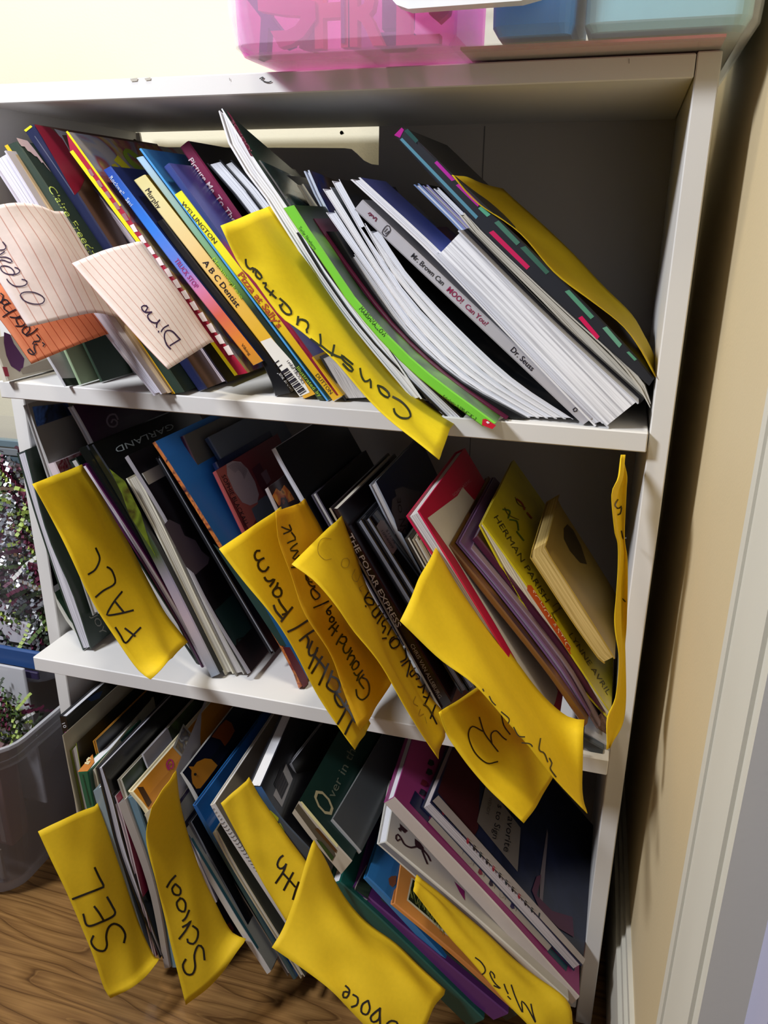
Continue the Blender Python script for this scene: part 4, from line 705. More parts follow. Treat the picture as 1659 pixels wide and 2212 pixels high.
bk2('lilac covered slim book right of the brown cover', 'M3', [(335, 572), (560, 842), (900, 1285), (1106, 1600)], [(362, 566), (592, 834), (930, 1265), (1120, 1585)], M('#6a4a70', .3), y=-.035, rest=None, w=.19, kind='P', pages=PAGES('#a895a8', '#4a3a4c', 900))
bk2('grey lilac leaved slim book with rounded foot beside the maroon one', 'M3', [(398, 642), (690, 1000), (950, 1335), (1160, 1660)], [(428, 602), (728, 962), (1000, 1318), (1178, 1640)], M('#8d7a86', .35), y=-.028, w=.18, kind='P', pages=PAGES('#b8a8a8', '#6a4a5c', 900))
bk2('maroon slim book left of the lime yellow cover', 'M3', [(430, 560), (650, 835), (945, 1230), (1185, 1575)], [(462, 532), (690, 820), (1000, 1228), (1205, 1565)], M('#3f1028', .3), y=-.02, rest=None, w=.18)
b = bk2('lime yellow picture book with cream leaves near the right end', 'M3', [(470, 475), (600, 720), (760, 990), (1000, 1350), (1222, 1600)], [(492, 455), (640, 660), (790, 875), (1010, 1222), (1242, 1562)], M('#b9a91c', .35), y=-.02, rest=None, w=.2, kind='P', pages=PAGES('#d9cdb0', '#8a7a5a', 700), right=ART(['#b4a41a', '#c2b41e', '#a8961a'], 14, 2))
text(b, 'HERMAN PARISH', (1066, 1118), (1178, 1302), 11, M('#3a3212')); text(b, 'LYNNE AVRIL', (1228, 1372), (1312, 1502), 10, M('#4a4012'))
decal(b, 'M3', [(750, 850), (752, 820), (775, 822), (1020, 1200), (1016, 1226), (1000, 1222)], M('#c04a18', .4), 'publisher_band'); text(b, 'SCHOLASTIC', (1146, 1278), (1226, 1402), 7, M('#e8dcc0'), eps=.0006)
ink(b, 'M3', [[(900, 945), (930, 925), (945, 940), (920, 975), (890, 985)], [(920, 1030), (900, 985), (960, 950)], [(620, 370), (640, 410), (700, 440)], [(680, 310), (700, 350), (740, 370)], [(1110, 1165), (1150, 1210), (1180, 1250)]], 1.8, M('#5a4a14', .5), 'cover_drawing', eps=.0005)
ink(b, 'M3', [[(610, 380), (650, 390), (640, 430)], [(650, 440), (690, 450), (700, 500)], [(690, 510), (730, 560)]], 3.2, M('#3f5a14', .5), 'cover_drawing', eps=.0005); ink(b, 'M3', [[(690, 320), (720, 345), (735, 380)], [(750, 400), (775, 430)]], 3.5, M('#8a2a10', .5), 'cover_drawing', eps=.0005)
b = bk2('chunky tan board book with rounded corner lying on the lime cover', 'M3', [(778, 612), (768, 660), (800, 710), (1020, 1045), (1175, 1262), (1200, 1278)], [(870, 560), (862, 590), (880, 640), (1080, 950), (1245, 1215), (1264, 1248)], M('#a08438', .4), y=-.004, rest=None, w=.13, kind='P', pages=PAGES('#c9b070', '#9a803c', 500), recess=.0004, t=.0012, name='board_book', right=M('#8d7230', .4), n=16)
decal(b, 'M3', [(965, 490), (985, 465), (1020, 500), (1065, 590), (1100, 700), (1060, 690), (1000, 620), (965, 550)], M('#3a2c10', .4), 'cover_oval')
b = bk2('grey blue plastic cased booklet at the shelf corner below the crumpled strip', 'P', [(1256, 1612), (1298, 1643)], [(1262, 1594), (1304, 1618)], M('#39424c', .15), y=-.042, rest=None, w=.12, pages=M('#9aa0a4'), name='cased_booklet')
bk2('clear grey plastic case above the dark booklet at the shelf corner', 'P', [(1262, 1592), (1322, 1632)], [(1262, 1578), (1324, 1614)], CLEAR('#c8c8cc', .45, .15), y=-.035, rest=None, w=.12, pages=CLEAR('#a8a8ac', .3), name='plastic_case', cat='case')
bk2('brown patterned slim book above the plastic case', 'P', [(1282, 1560), (1312, 1604)], [(1300, 1540), (1318, 1580)], ART(['#1c0e10', '#8a6a5a', '#2a1416'], 90, 3), y=-.02, rest=None, w=.13)
# -- divider sheets of the middle shelf
GY = 'yellow divider sheets'
YO = PAPER('#efcd22', .22, .65); PENM = M('#17120c', .35)
s = sheet('yellow divider lettered FALL at the left of the middle shelf', 'M1', [[(205, 580, -.105), (340, 830, -.105), (470, 1060, -.108), (575, 1300, -.11), (710, 1530, -.11), (880, 1760, -.11), (962, 1828, -.112)], [(330, 530, -.07), (480, 770, -.074), (620, 1020, -.074), (740, 1270, -.075), (860, 1490, -.08), (1000, 1690, -.09), (1060, 1735, -.095)], [(462, 480, -.035), (600, 700, -.035), (760, 980, -.035), (900, 1250, -.035), (1010, 1440, -.04), (1150, 1640, -.05)]], YO, seed=11, tuck=.015, crink=.0022, group=GY)
ink(s, 'M1', [[(738, 1500), (770, 1550), (802, 1597), (850, 1548), (897, 1500)], [(800, 1505), (862, 1553)], [(778, 1270), (730, 1330), (688, 1400), (690, 1420), (770, 1408), (850, 1388)], [(738, 1335), (790, 1400)], [(685, 1112), (712, 1130), (735, 1190), (725, 1225), (660, 1262), (612, 1302)], [(612, 992), (635, 1045), (630, 1085), (605, 1130), (565, 1157)]], 3.6, PENM)
s = sheet('yellow divider lettered Healthy / Farm hanging over the shelf edge', 'M2', [[(98, 830, -.125), (350, 1150, -.125), (560, 1450, -.125), (750, 1800, -.125), (870, 1990, -.125), (950, 2095, -.125)], [(270, 715, -.09), (420, 1030, -.09), (600, 1340, -.09), (760, 1620, -.095), (890, 1860, -.1), (985, 2040, -.105)], [(442, 600, -.05), (520, 900, -.05), (640, 1200, -.055), (770, 1480, -.06), (900, 1760, -.065), (1020, 1988, -.075)]], YO, seed=13, tuck=.015, group=GY)
ink(s, 'W3', [[(178, 118), (140, 122), (115, 170), (125, 220), (160, 245), (230, 215)], [(230, 215), (185, 240), (158, 290), (175, 350), (220, 385), (260, 375), (292, 330)], [(245, 465), (270, 505), (315, 510), (370, 480), (355, 520), (315, 572)], [(412, 535), (395, 580), (350, 640), (360, 690), (410, 715), (455, 690), (460, 630), (425, 590), (380, 610)], [(425, 748), (450, 800), (525, 900)], [(362, 825), (390, 895), (480, 1000)], [(598, 848), (540, 920), (480, 1000), (460, 1025)], [(475, 940), (525, 925)], [(510, 1175), (650, 1110), (805, 1010)]], 4.2, PENM)
ink(s, 'W4', [[(255, 148), (190, 190), (122, 245)], [(185, 195), (210, 240), (195, 312)], [(243, 255), (210, 340), (220, 390), (260, 385), (290, 345)], [(295, 318), (260, 410), (212, 515)], [(340, 405), (295, 475), (240, 562)], [(275, 405), (330, 465), (372, 525)], [(400, 475), (360, 570), (312, 675)], [(440, 545), (410, 630), (385, 690), (440, 742), (490, 745), (515, 690), (490, 625), (430, 595)], [(520, 745), (470, 765), (468, 820), (510, 890), (555, 890), (585, 830)], [(480, 765), (530, 830), (560, 885)], [(590, 885), (545, 975), (495, 1062)], [(660, 985), (610, 1070), (567, 1160)], [(575, 895), (620, 960), (665, 1042)]], 4.2, PENM)
s = sheet('shaded yellow divider lettered Ground Hog between two brighter ones', 'M2', [[(455, 598, -.10), (465, 790, -.10), (560, 1010, -.102), (640, 1230, -.105), (780, 1480, -.105), (870, 1690, -.108), (985, 1975, -.112)], [(530, 570, -.07), (600, 790, -.07), (690, 1060, -.075), (790, 1290, -.075), (930, 1540, -.08), (1010, 1700, -.085), (1050, 1880, -.095)], [(602, 545, -.035), (720, 760, -.035), (820, 1080, -.035), (930, 1330, -.035), (1080, 1570, -.04), (1172, 1692, -.055)]], PAPER('#e6b41c', .25, .65), seed=15, tuck=.015, crink=.002, group=GY)  # shade between the neighbouring sheets is put into this darker paper colour
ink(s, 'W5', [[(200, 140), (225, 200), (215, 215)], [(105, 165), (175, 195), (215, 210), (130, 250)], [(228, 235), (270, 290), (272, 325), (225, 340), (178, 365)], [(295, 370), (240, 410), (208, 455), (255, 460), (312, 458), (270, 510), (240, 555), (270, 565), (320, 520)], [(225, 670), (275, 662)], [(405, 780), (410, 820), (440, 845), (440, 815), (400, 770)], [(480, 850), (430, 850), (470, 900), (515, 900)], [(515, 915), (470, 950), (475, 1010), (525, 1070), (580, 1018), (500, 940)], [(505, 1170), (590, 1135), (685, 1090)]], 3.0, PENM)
ink(s, 'W6', [[(140, 48), (105, 80), (80, 115), (100, 155), (130, 150), (128, 110), (95, 105)], [(145, 178), (115, 210), (125, 245), (165, 235), (172, 195), (145, 178)], [(195, 245), (150, 290), (110, 330)], [(222, 285), (185, 340), (145, 405)], [(140, 290), (205, 355)], [(270, 390), (230, 450), (200, 510)], [(250, 420), (310, 420), (320, 470), (280, 505), (240, 480)], [(300, 510), (280, 560), (300, 615), (345, 600), (372, 550)], [(385, 585), (355, 635), (330, 690)], [(345, 650), (400, 640), (420, 670), (390, 720), (365, 755)], [(435, 705), (400, 740), (385, 790), (405, 815), (455, 780), (470, 730), (435, 705)], [(410, 850), (440, 885), (475, 860), (510, 820)], [(475, 860), (445, 940)], [(525, 870), (470, 935), (485, 980), (525, 1035)], [(500, 905), (560, 930), (592, 1010), (580, 1110), (510, 1170), (450, 1130), (435, 1050)]], 3.2, PENM)
s = sheet('yellow divider lettered Thanksgiving left of the brown hardback', 'M2', [[(553, 928, -.115), (700, 1030, -.115), (840, 1195, -.115), (960, 1375, -.115), (1150, 1610, -.115), (1280, 1840, -.12), (1400, 2050, -.12), (1470, 2156, -.122)], [(690, 790, -.078), (800, 930, -.078), (920, 1120, -.078), (1040, 1330, -.078), (1190, 1590, -.08), (1330, 1810, -.085), (1450, 1990, -.095), (1500, 2060, -.1)], [(832, 658, -.035), (880, 810, -.035), (1000, 1090, -.035), (1130, 1330, -.035), (1250, 1570, -.035), (1380, 1770, -.045), (1490, 1900, -.055), (1530, 1965, -.065)]], YO, seed=17, tuck=.015, crink=.0022, group=GY)
ink(s, 'W7', [[(108, 128), (85, 160), (62, 200), (85, 240), (130, 250), (138, 215), (100, 190), (70, 195)], [(72, 258), (73, 262)], [(180, 255), (130, 300), (125, 330), (150, 350), (190, 320)], [(190, 300), (150, 355)], [(215, 320), (165, 400)], [(250, 360), (210, 385), (205, 420), (235, 425), (210, 475)], [(280, 430), (250, 490)], [(208, 522), (238, 518)], [(325, 500), (280, 520), (265, 560), (290, 600), (335, 580), (345, 540), (310, 520), (270, 555)], [(390, 600), (400, 680), (355, 710)], [(365, 740), (430, 700), (405, 825)], [(470, 760), (430, 800), (445, 830), (480, 800), (510, 840), (480, 850)], [(495, 910), (525, 915), (550, 890), (535, 960)], [(540, 990), (575, 1000), (590, 960)], [(540, 1055), (580, 1085), (645, 1210)], [(635, 1060), (595, 1165)], [(580, 990), (545, 1060)]], 3.0, PENM)
ink(s, 'M2', [[(800, 770), (750, 765), (720, 800), (720, 860), (760, 900), (800, 895)], [(900, 890), (870, 900), (865, 940), (900, 950), (915, 910), (900, 890)], [(950, 960), (930, 1010), (960, 1040), (985, 990)], [(1000, 1060), (975, 1080), (990, 1100)], [(1330, 1760), (1315, 1800), (1345, 1820)], [(1360, 1840), (1350, 1880), (1380, 1870)], [(1390, 1890), (1400, 1930)]], 1.1, M('#a8891c', .6), 'pencil_marks')
s = sheet('yellow divider lettered Chr folded down in front of the shelf edge', 'M3', [[(238, 1562, -.15), (305, 1725, -.15), (450, 1920, -.15), (600, 2080, -.15), (735, 2206, -.15)], [(350, 1490, -.115), (450, 1650, -.115), (590, 1830, -.115), (710, 1970, -.12), (805, 2110, -.125)], [(462, 1412, -.07), (600, 1560, -.07), (740, 1740, -.07), (840, 1860, -.075), (905, 1935, -.08)]], YO, seed=19, tuck=.015, crink=.0012, group=GY)
ink(s, 'M3', [[(490, 1672), (430, 1645), (408, 1700), (445, 1795), (515, 1858), (578, 1850)], [(472, 1592), (500, 1680), (545, 1745), (580, 1790)], [(545, 1745), (540, 1690), (570, 1670), (610, 1710), (628, 1722)], [(600, 1575), (615, 1640), (650, 1690)]], 2.6, PENM)
s = sheet('broad yellow divider with a long drooping point, lettered along its foot', 'M3', [[(12, 1028, -.14), (230, 1242, -.14), (460, 1412, -.14), (700, 1690, -.135), (900, 1932, -.13), (1105, 2148, -.125)], [(110, 815, -.11), (290, 1040, -.11), (500, 1280, -.11), (740, 1580, -.11), (930, 1820, -.105), (1075, 2030, -.1)], [(205, 622, -.065), (345, 850, -.065), (550, 1150, -.066), (800, 1480, -.068), (980, 1640, -.07), (1080, 1662, -.07)]], YO, seed=21, tuck=.015, crink=.0016, group=GY)
ink(s, 'M3', [[(492, 1428), (497, 1438)], [(530, 1470), (545, 1500), (565, 1520)], [(600, 1560), (645, 1600), (640, 1625)], [(672, 1650), (700, 1700), (735, 1705)], [(720, 1740), (765, 1745), (780, 1760)], [(828, 1715), (820, 1780), (850, 1800), (870, 1850)], [(880, 1830), (895, 1860), (885, 1890), (918, 1938)]], 2.4, PENM)
s = sheet('crumpled narrow yellow strip hanging by the right side panel', 'M3', [[(1306, 60, -.02), (1290, 190, -.04), (1245, 290, -.05), (1262, 500, -.05), (1284, 620, -.045), (1268, 1000, -.05), (1290, 1240, -.05), (1268, 1470, -.055), (1214, 1600, -.07), (1217, 1780, -.08)], [(1312, 60, -.015), (1306, 190, -.02), (1290, 300, -.02), (1300, 510, -.02), (1312, 640, -.02), (1296, 1000, -.02), (1308, 1250, -.03), (1296, 1475, -.035), (1262, 1620, -.055), (1225, 1770, -.07)], [(1322, 60, -.01), (1332, 190, -.02), (1330, 300, -.02), (1325, 540, -.022), (1340, 690, -.022), (1326, 1000, -.022), (1325, 1250, -.02), (1325, 1480, -.022), (1304, 1640, -.05), (1232, 1764, -.07)]], YO, seed=23, tuck=0, nc=60, crink=.0018, group=GY)
ink(s, 'M3', [[(1278, 322), (1262, 355), (1282, 375), (1300, 360), (1295, 400), (1280, 410)], [(1300, 505), (1310, 550), (1325, 545)], [(1310, 900), (1325, 915)]], 2.6, PENM)
# ================================================================ bottom shelf
G3 = 'books on the bottom shelf'
def bk3(label, c, L, R, cover, **k):
    k.setdefault('rest', Z3); k.setdefault('group', G3); return book(label, c, L, R, cover, **k)
bk3('yellow edged folder against the left panel on the bottom shelf', 'P', [(123, 1534), (205, 1940)], [(130, 1530), (212, 1938)], M('#c9b52c', .4), y=-.02, w=.22, right=M('#3a3a44', .3))
b = bk3('black picture book with purple lettering at the far left of the bottom shelf', 'P', [(127, 1547), (168, 1750), (216, 1950)], [(144, 1549), (186, 1748), (232, 1946)], M('#0d0d10', .25), y=-.035, w=.22)
text(b, '10', (134, 1563), (138, 1573), 7, M('#d8d8dc')); text(b, 'Todd Pa', (139, 1578), (150, 1620), 8, M('#8a2a70'), bold=.01)
dots(b, 'Q1', [(498, 215)], 14, M('#8a941c'), 'cover_disc', k=18); decal(b, 'Q1', [(370, 290), (440, 230), (450, 310), (410, 350), (365, 365)], M('#3d1244'), 'cover_shape'); decal(b, 'Q1', [(380, 90), (470, 30), (530, 10), (500, 80), (420, 110)], M('#16386a'), 'cover_shape')
bk3('thin cream booklet squeezed left of the black picture book', 'Q1', [(148, 432), (215, 800), (290, 1180), (440, 1900)], [(158, 428), (232, 800), (312, 1170), (460, 1890)], M('#a89f88', .5), y=-.055, rest=None, w=.16, pages=PGC)
b = bk3('white leaved book with a lime top edge beside the black one', 'Q1', [(220, 575), (290, 900), (345, 1150), (500, 1950)], [(285, 500), (345, 850), (395, 1120), (560, 1930)], M('#6f7a1e', .4), y=-.05, rest=None, w=.2, kind='P', pages=PAGES('#b8b0a8', '#5d574f', 700), right=M('#20241e', .3))
bk3('grey green covered book behind the orange labelled one', 'Q1', [(270, 600), (420, 1300), (560, 1950)], [(300, 590), (450, 1290), (590, 1940)], M('#9a938a', .4), y=-.045, rest=None, w=.2, kind='P', pages=PGD, right=M('#3b4440', .35))
b = bk3('dark green double spined books bound as one with an orange top label', 'Q1', [(296, 785), (370, 1100), (520, 1750)], [(395, 775), (450, 1075), (600, 1740)], M('#1b5a3e', .25), y=-.07, rest=None, w=.1, over=.0005, right=M('#17483a', .3), head=(480, 690))
decal(b, 'Q1', [(298, 782), (392, 776), (455, 690), (440, 612)], M('#c07a38', .4), 'top_label', eps=.001); ink(b, 'Q1', [[(432, 660), (405, 655), (385, 690), (415, 688), (400, 708), (375, 702)]], 4, M('#d8c9a0', .4), 'label_mark', eps=.0016); decal(b, 'Q1', [(340, 800), (352, 800), (425, 1085), (412, 1090)], M('#0c3a26', .3), 'spine_groove')
bk3('black book with an orange strip along its top edge', 'Q1', [(438, 485), (480, 650), (640, 1300), (760, 1800)], [(468, 478), (505, 640), (668, 1290), (790, 1790)], M('#b98028', .35), y=-.035, rest=None, w=.2, kind='P', pages=PAGES('#b4aca6', '#6a645e', 900), right=M('#0f0f14', .3))
bk3('cream board book tucked left of the tall black one', 'Q1', [(392, 775), (470, 1060), (640, 1750)], [(462, 740), (520, 1000), (690, 1740)], M('#b4ab90', .4), y=-.065, rest=None, w=.14, kind='P', pages=PGC, head=(560, 620))
b = bk3('tall black covered book with bright white leaf edges', 'Q1', [(470, 738), (560, 1080), (700, 1600), (1065, 2530)], [(535, 728), (640, 1060), (780, 1600), (1110, 2535)], M('#101014', .3), kind='P', pages=PAGES('#c6c4cc', '#3c3a40', 700), y=-0.095, rest=Z3, w=.25, right=M('#0b0b0e', .25))
bk3('grey blue plastic wrapped book whose foot hangs nearest the SEL divider', 'P', [(200, 1710), (247, 1878), (303, 2070)], [(219, 1700), (266, 1878), (327, 2078)], M('#7d8d95', .15), y=-.095, w=.2, kind='S', right=M('#59646b', .15))
bk3('pink and white slim book between the plastic wrapped ones', 'Q1', [(620, 1020), (740, 1400), (1010, 2520)], [(655, 1000), (775, 1390), (1040, 2515)], M('#b8a8ac', .35), y=-0.094, rest=None, w=.16, kind='P', pages=PGW, right=M('#8a1c40', .35))
bk3('tan edged plastic wrapped book second from the SEL divider', 'P', [(254, 1737), (318, 1915), (354, 2092)], [(272, 1726), (336, 1915), (368, 2090)], M('#8d9296', .18), y=-.095, w=.18, pages=PGC, spine=M('#9a9490', .3))
bk3('teal blue plastic wrapped book beside the School divider', 'P', [(274, 1724), (338, 1912), (370, 2090)], [(293, 1720), (352, 1912), (384, 2090)], M('#5f7f90', .15), y=-.092, w=.18, right=M('#3d5a6a', .15))
b = bk3('white edged book with a mossy green cover', 'Q1', [(668, 850), (770, 1180), (1000, 2000)], [(712, 840), (820, 1170), (1040, 1995)], M('#a8a396', .4), y=-0.086, rest=None, w=.22, kind='P', pages=PGC, right=ART(['#1c2416', '#3a4a22', '#2a2e1c', '#4a5a30'], 22, 8))
bk3('small white leaved booklet behind the mossy cover', 'Q1', [(895, 615), (1000, 900), (1200, 1600)], [(912, 612), (1015, 895), (1215, 1595)], M('#b4b0b4', .4), y=-0.05, rest=None, w=.05, right=M('#8d8a92', .4))
b = bk3('orange picture book with a brown wooden frame printed round its cover', 'Q1', [(765, 960), (930, 1180), (1160, 1640)], [(815, 965), (985, 1185), (1210, 1640)], M('#d0c4a0', .4), y=-0.096, rest=None, w=.24, right=M('#b8781c', .35, .15, 14), pages=PGC)
decal(b, 'Q1', [(855, 920), (912, 915), (995, 1060), (960, 1110)], M('#3a2208', .4), 'printed_frame'); decal(b, 'Q1', [(855, 920), (912, 915), (1290, 280), (1250, 200), (1100, 510)], M('#3f260c', .4), 'printed_frame')
decal(b, 'Q1', [(1190, 545), (1290, 320), (1378, 430), (1280, 645)], M('#8d8a80', .5), 'picture_card', eps=.0005); decal(b, 'Q1', [(1212, 545), (1290, 350), (1358, 432), (1276, 612)], ART(['#8a867c', '#3d3c44', '#6a5a3a', '#97938a'], 90, 5, .5), 'card_drawing', eps=.0008)
ink(b, 'Q1', [[(1168, 700), (1150, 720), (1160, 745), (1185, 740), (1195, 700), (1175, 660), (1145, 670), (1132, 715), (1150, 755)]], 3.4, M('#a0205a'), 'printed_spiral', eps=.0005)
bk3('cream rounded board book at the top of the School divider', 'Q1', [(920, 1185), (950, 1260), (1100, 1800)], [(985, 1120), (1020, 1200), (1180, 1790)], M('#bdb59c', .4), y=-.1, rest=None, w=.12, pages=PGC)
b = bk3('navy picture book with white edge half hidden by the School divider', 'P', [(384, 1790), (430, 1930), (486, 2064)], [(391, 1786), (438, 1926), (492, 2062)], M('#a7a29c', .4), y=-0.09, rest=Z3, w=.2, right=M('#11142c', .3))
text(b, 'H', (472, 1966), (468, 1938), 13, M('#8d8d94')); dots(b, 'Q4', [(562, 1540), (628, 1540)], 5, M('#b4aaa0'), 'cover_spot'); decal(b, 'Q4', [(560, 1430), (600, 1400), (640, 1470), (620, 1540), (590, 1500)], M('#6a2a1c'), 'cover_shape')
b = bk3('white topped lilac book above the teal edged one', 'Q2', [(5, 700), (90, 900), (420, 1700)], [(40, 790), (120, 960), (450, 1700)], M('#c2bfc6', .35), y=-.088, rest=None, w=.2, right=M('#6a6878', .4), head=(140, 540))
b = bk3('teal edged white book with a purple band reaching the floor line', 'Q2', [(18, 850), (200, 1200), (560, 1830), (895, 2345)], [(62, 845), (250, 1190), (630, 1830), (930, 2320)], M('#b8bab8', .35), y=-.085, w=.22, spine=M('#c2c0bc', .35), right=M('#8d918e', .4))
decal(b, 'Q2', [(62, 848), (78, 842), (270, 1190), (650, 1820), (900, 2230), (885, 2240), (630, 1840), (250, 1200)], M('#2c5866', .35), 'teal_edge', eps=.0006); decal(b, 'Q2', [(70, 845), (100, 845), (235, 650), (210, 640)], M('#241840', .35), 'purple_band', eps=.0006)
b = bk3('dark navy picture book with a plain orange bird on its cover', 'Q2', [(118, 545), (240, 770), (500, 1300)], [(138, 538), (270, 745), (530, 1290)], M('#bfbcb4', .4), y=-.06, rest=None, w=.22, right=M('#0e1226', .3), head=(330, 290))
decal(b, 'Q2', [(195, 480), (240, 482), (270, 440), (340, 408), (400, 415), (455, 470), (420, 520), (360, 600), (300, 675), (265, 680), (230, 630), (220, 560), (222, 515)], M('#b87818', .4), 'cover_bird'); dots(b, 'Q2', [(252, 552)], 3.2, M('#0a0a0c'), 'bird_eye', eps=.0007)
decal(b, 'Q2', [(400, 215), (470, 120), (530, 60), (580, 90), (610, 160), (560, 250), (520, 300), (480, 240)], M('#7a3a10', .4), 'cover_shape')
bk3('thick white edged grey booklet under the blue hardback', 'Q2', [(185, 985), (420, 1420), (900, 2330)], [(225, 975), (460, 1410), (945, 2300)], M('#5d6066', .35), y=-.078, w=.2, kind='P', pages=PAGES('#b0aeb0', '#6a686a', 800), right=M('#0e0f14', .3))
bk3('black and tan striped slim booklet under the blue hardback', 'Q2', [(275, 1015), (520, 1450), (1080, 2360)], [(315, 1005), (560, 1440), (1120, 2350)], M('#7a6a58', .4), y=-.066, w=.2, kind='P', pages=PGD, right=M('#17262a', .3))
b = bk3('bright blue glossy hardback standing behind the white laced book', 'Q2', [(228, 830), (420, 1180), (1130, 2395)], [(262, 832), (450, 1160), (1165, 2375)], M('#1d5a94', .15), y=-.074, w=.23, spine=GRAD([(0, '#1d5a9c'), (.15, '#1c4a70'), (.35, '#23484e'), (1, '#2a484c')], .25), right=M('#2065b4', .15), over=.003)
bk3('olive grey covered book with cream edges behind the white laced one', 'Q2', [(412, 1075), (640, 1480), (1200, 2380)], [(450, 1045), (680, 1460), (1240, 2360)], M('#b4aa90', .4), y=-0.078, rest=None, w=.2, kind='P', pages=PGC, right=M('#565c52', .4))
b = bk3('white book with a braided black and white edge', 'Q2', [(385, 830), (560, 1130), (1180, 2080)], [(430, 815), (605, 1100), (1230, 2060)], M('#c4beb0', .35), y=-.082, rest=None, w=.22, spine=M('#c8c4c0', .35), right=M('#8f897e', .3), head=(560, 620))
for k in range(22):
    f = k / 21; x = 412 + 470 * f; y = 862 + 640 * f
    ink(b, 'Q2', [[(x - 14, y + 4), (x + 2, y + 6), (x + 16, y - 8)]], 1.4, M('#3a3840'), 'braid_stitch', eps=.0006)
b = bk3('blue spined paperback with red mark and a barcode on its black back cover', 'Q2', [(722, 655), (900, 930), (1240, 1320)], [(845, 665), (1010, 920), (1320, 1260)], M('#15171f', .3), y=-.092, rest=None, w=.22, spine=GRAD([(0, '#2d5c94'), (.2, '#2c4a66'), (.5, '#38424e'), (1, '#3a434c')]), right=M('#0d0d12', .3), head=(960, 400))
decal(b, 'Q2', [(722, 655), (758, 650), (850, 778), (822, 796)], M('#b01c30', .4), 'publisher_mark'); decal(b, 'Q2', [(905, 890), (930, 870), (1005, 940), (1000, 970), (970, 980)], M('#97991e', .4), 'yellow_patch'); decal(b, 'Q2', [(965, 985), (1020, 985), (1060, 1060), (1010, 1050)], M('#8d941e', .4), 'yellow_patch')
decal(b, 'Q2', [(905, 670), (1038, 385), (1150, 640), (1075, 905)], M('#8f8e92', .5), 'barcode_sticker')
for k in range(11):
    f = k / 10; x, y = 960 + 62 * f, 640 + 130 * f
    decal(b, 'Q2', [(x, y), (x + 62, y - 150 + 10 * f), (x + 66 + 2 * (k % 2), y - 142 + 10 * f), (x + 4 + 2 * (k % 2), y + 8)], M('#1a1a20', .5), 'barcode_bar', eps=.0006)
bk3('white edged black book set back right of the barcode sticker', 'Q2', [(1078, 465), (1200, 700), (1380, 1050)], [(1115, 455), (1225, 690), (1405, 1040)], M('#8a8a8e', .4), y=-.03, rest=None, w=.2, kind='S', right=M('#0b0a0c', .3), head=(1260, 270))
bk3('dark brown book deep in the shelf right of the black one', 'Q2', [(1195, 430), (1290, 560), (1420, 760)], [(1205, 425), (1300, 552), (1430, 752)], M('#4a3628', .4), y=.01, rest=None, w=.16, right=M('#2a1a14', .4))
b = bk3('dark green picture book with a large cream letter O on its cover', 'Q2', [(1120, 905), (1290, 1130), (1560, 1450)], [(1182, 795), (1370, 1010), (1660, 1330)], M('#c4b890', .4), y=-.085, rest=None, w=.23, spine=M('#b4aa98', .4), right=M('#16332c', .3), head=(1420, 380))
decal(b, 'Q3', [(205, 425), (240, 420), (600, 850), (590, 880)], M('#cfc68c', .4), 'cream_edge'); decal(b, 'Q3', [(170, 490), (205, 440), (560, 900), (575, 960), (545, 1000), (390, 790)], M('#4a4438', .4), 'spine_window'); decal(b, 'Q3', [(380, 790), (440, 820), (560, 970), (540, 1010)], M('#1d3a16', .35), 'spine_shape', eps=.0006); decal(b, 'Q3', [(370, 690), (400, 680), (590, 900), (580, 930)], M('#4a2c10', .4), 'spine_shape', eps=.0006)
text(b, 'Barnett Barrett', (645, 1784), (670, 1817), 5, M('#1a1814'), eps=.0006)
text(b, 'O', (703, 1768), (728, 1752), 62, M('#b9b088', .4)); text(b, 'ver in the', (722, 1724), (776, 1606), 18, M('#6a7260', .4), shear=.15)
b = bk3('grey plastic sleeved book standing right of the letter O', 'Q3', [(520, 620), (640, 760), (800, 950)], [(545, 600), (665, 735), (830, 925)], M('#9a9a98', .2), y=-.07, rest=None, w=.2, right=M('#4d5252', .25), head=(740, 270))
b = bk3('dark green cloth hardback, lowest of the leaning hardback group', 'P', [(706, 1914), (800, 2012), (1010, 2218)], [(736, 1906), (838, 2000), (1046, 2202)], M('#134a42', .25), y=-.088, rest=None, w=.26, over=.004, t=.0028, head=(800, 1690))
b = bk3('purple hardback second of the leaning hardback group', 'P', [(740, 1926), (812, 1990), (1064, 2204)], [(768, 1914), (846, 1980), (1098, 2190)], M('#5a2a66', .25), y=-.082, rest=None, w=.25, over=.004, t=.0028, head=(836, 1690), right=M('#4c2458', .3))
decal(b, 'Q3', [(770, 1300), (880, 1080), (930, 1000), (950, 1230), (890, 1390)], ART(['#1c2420', '#2c3a2c', '#12181a'], 40, 5), 'cover_picture'); ink(b, 'Q3', [[(880, 1060), (770, 1300), (890, 1395)]], 2, M('#9a9890'), 'cover_rule', eps=.0006)
bk3('nearly black hardback third of the leaning hardback group', 'P', [(798, 1956), (1092, 2206)], [(824, 1942), (1122, 2190)], M('#1a2623', .25), y=-.074, rest=None, w=.22, over=.004, t=.0026)
b = bk3('bright blue hardback with an orange thumb spot on its cover', 'Q3', [(848, 1195), (1090, 1455), (1900, 2330)], [(890, 1170), (1125, 1400), (1940, 2290)], M('#2a6fa8', .15), y=-.08, rest=None, w=.22, over=.004, right=M('#2b70ac', .2), head=(985, 880))
decal(b, 'Q3', [(1100, 1190), (1130, 1165), (1180, 1160), (1175, 1240), (1140, 1275), (1110, 1250)], M('#7a4a34', .4), 'cover_spot')
b = bk3('orange bordered hardback with a grassy picture on its cover', 'L3', [(128, 1052), (500, 1362), (900, 1720)], [(158, 1044), (530, 1350), (930, 1706)], M('#c47e40', .3), y=-.085, rest=None, w=.22, over=.004, right=M('#c8843e', .35), head=(196, 800))
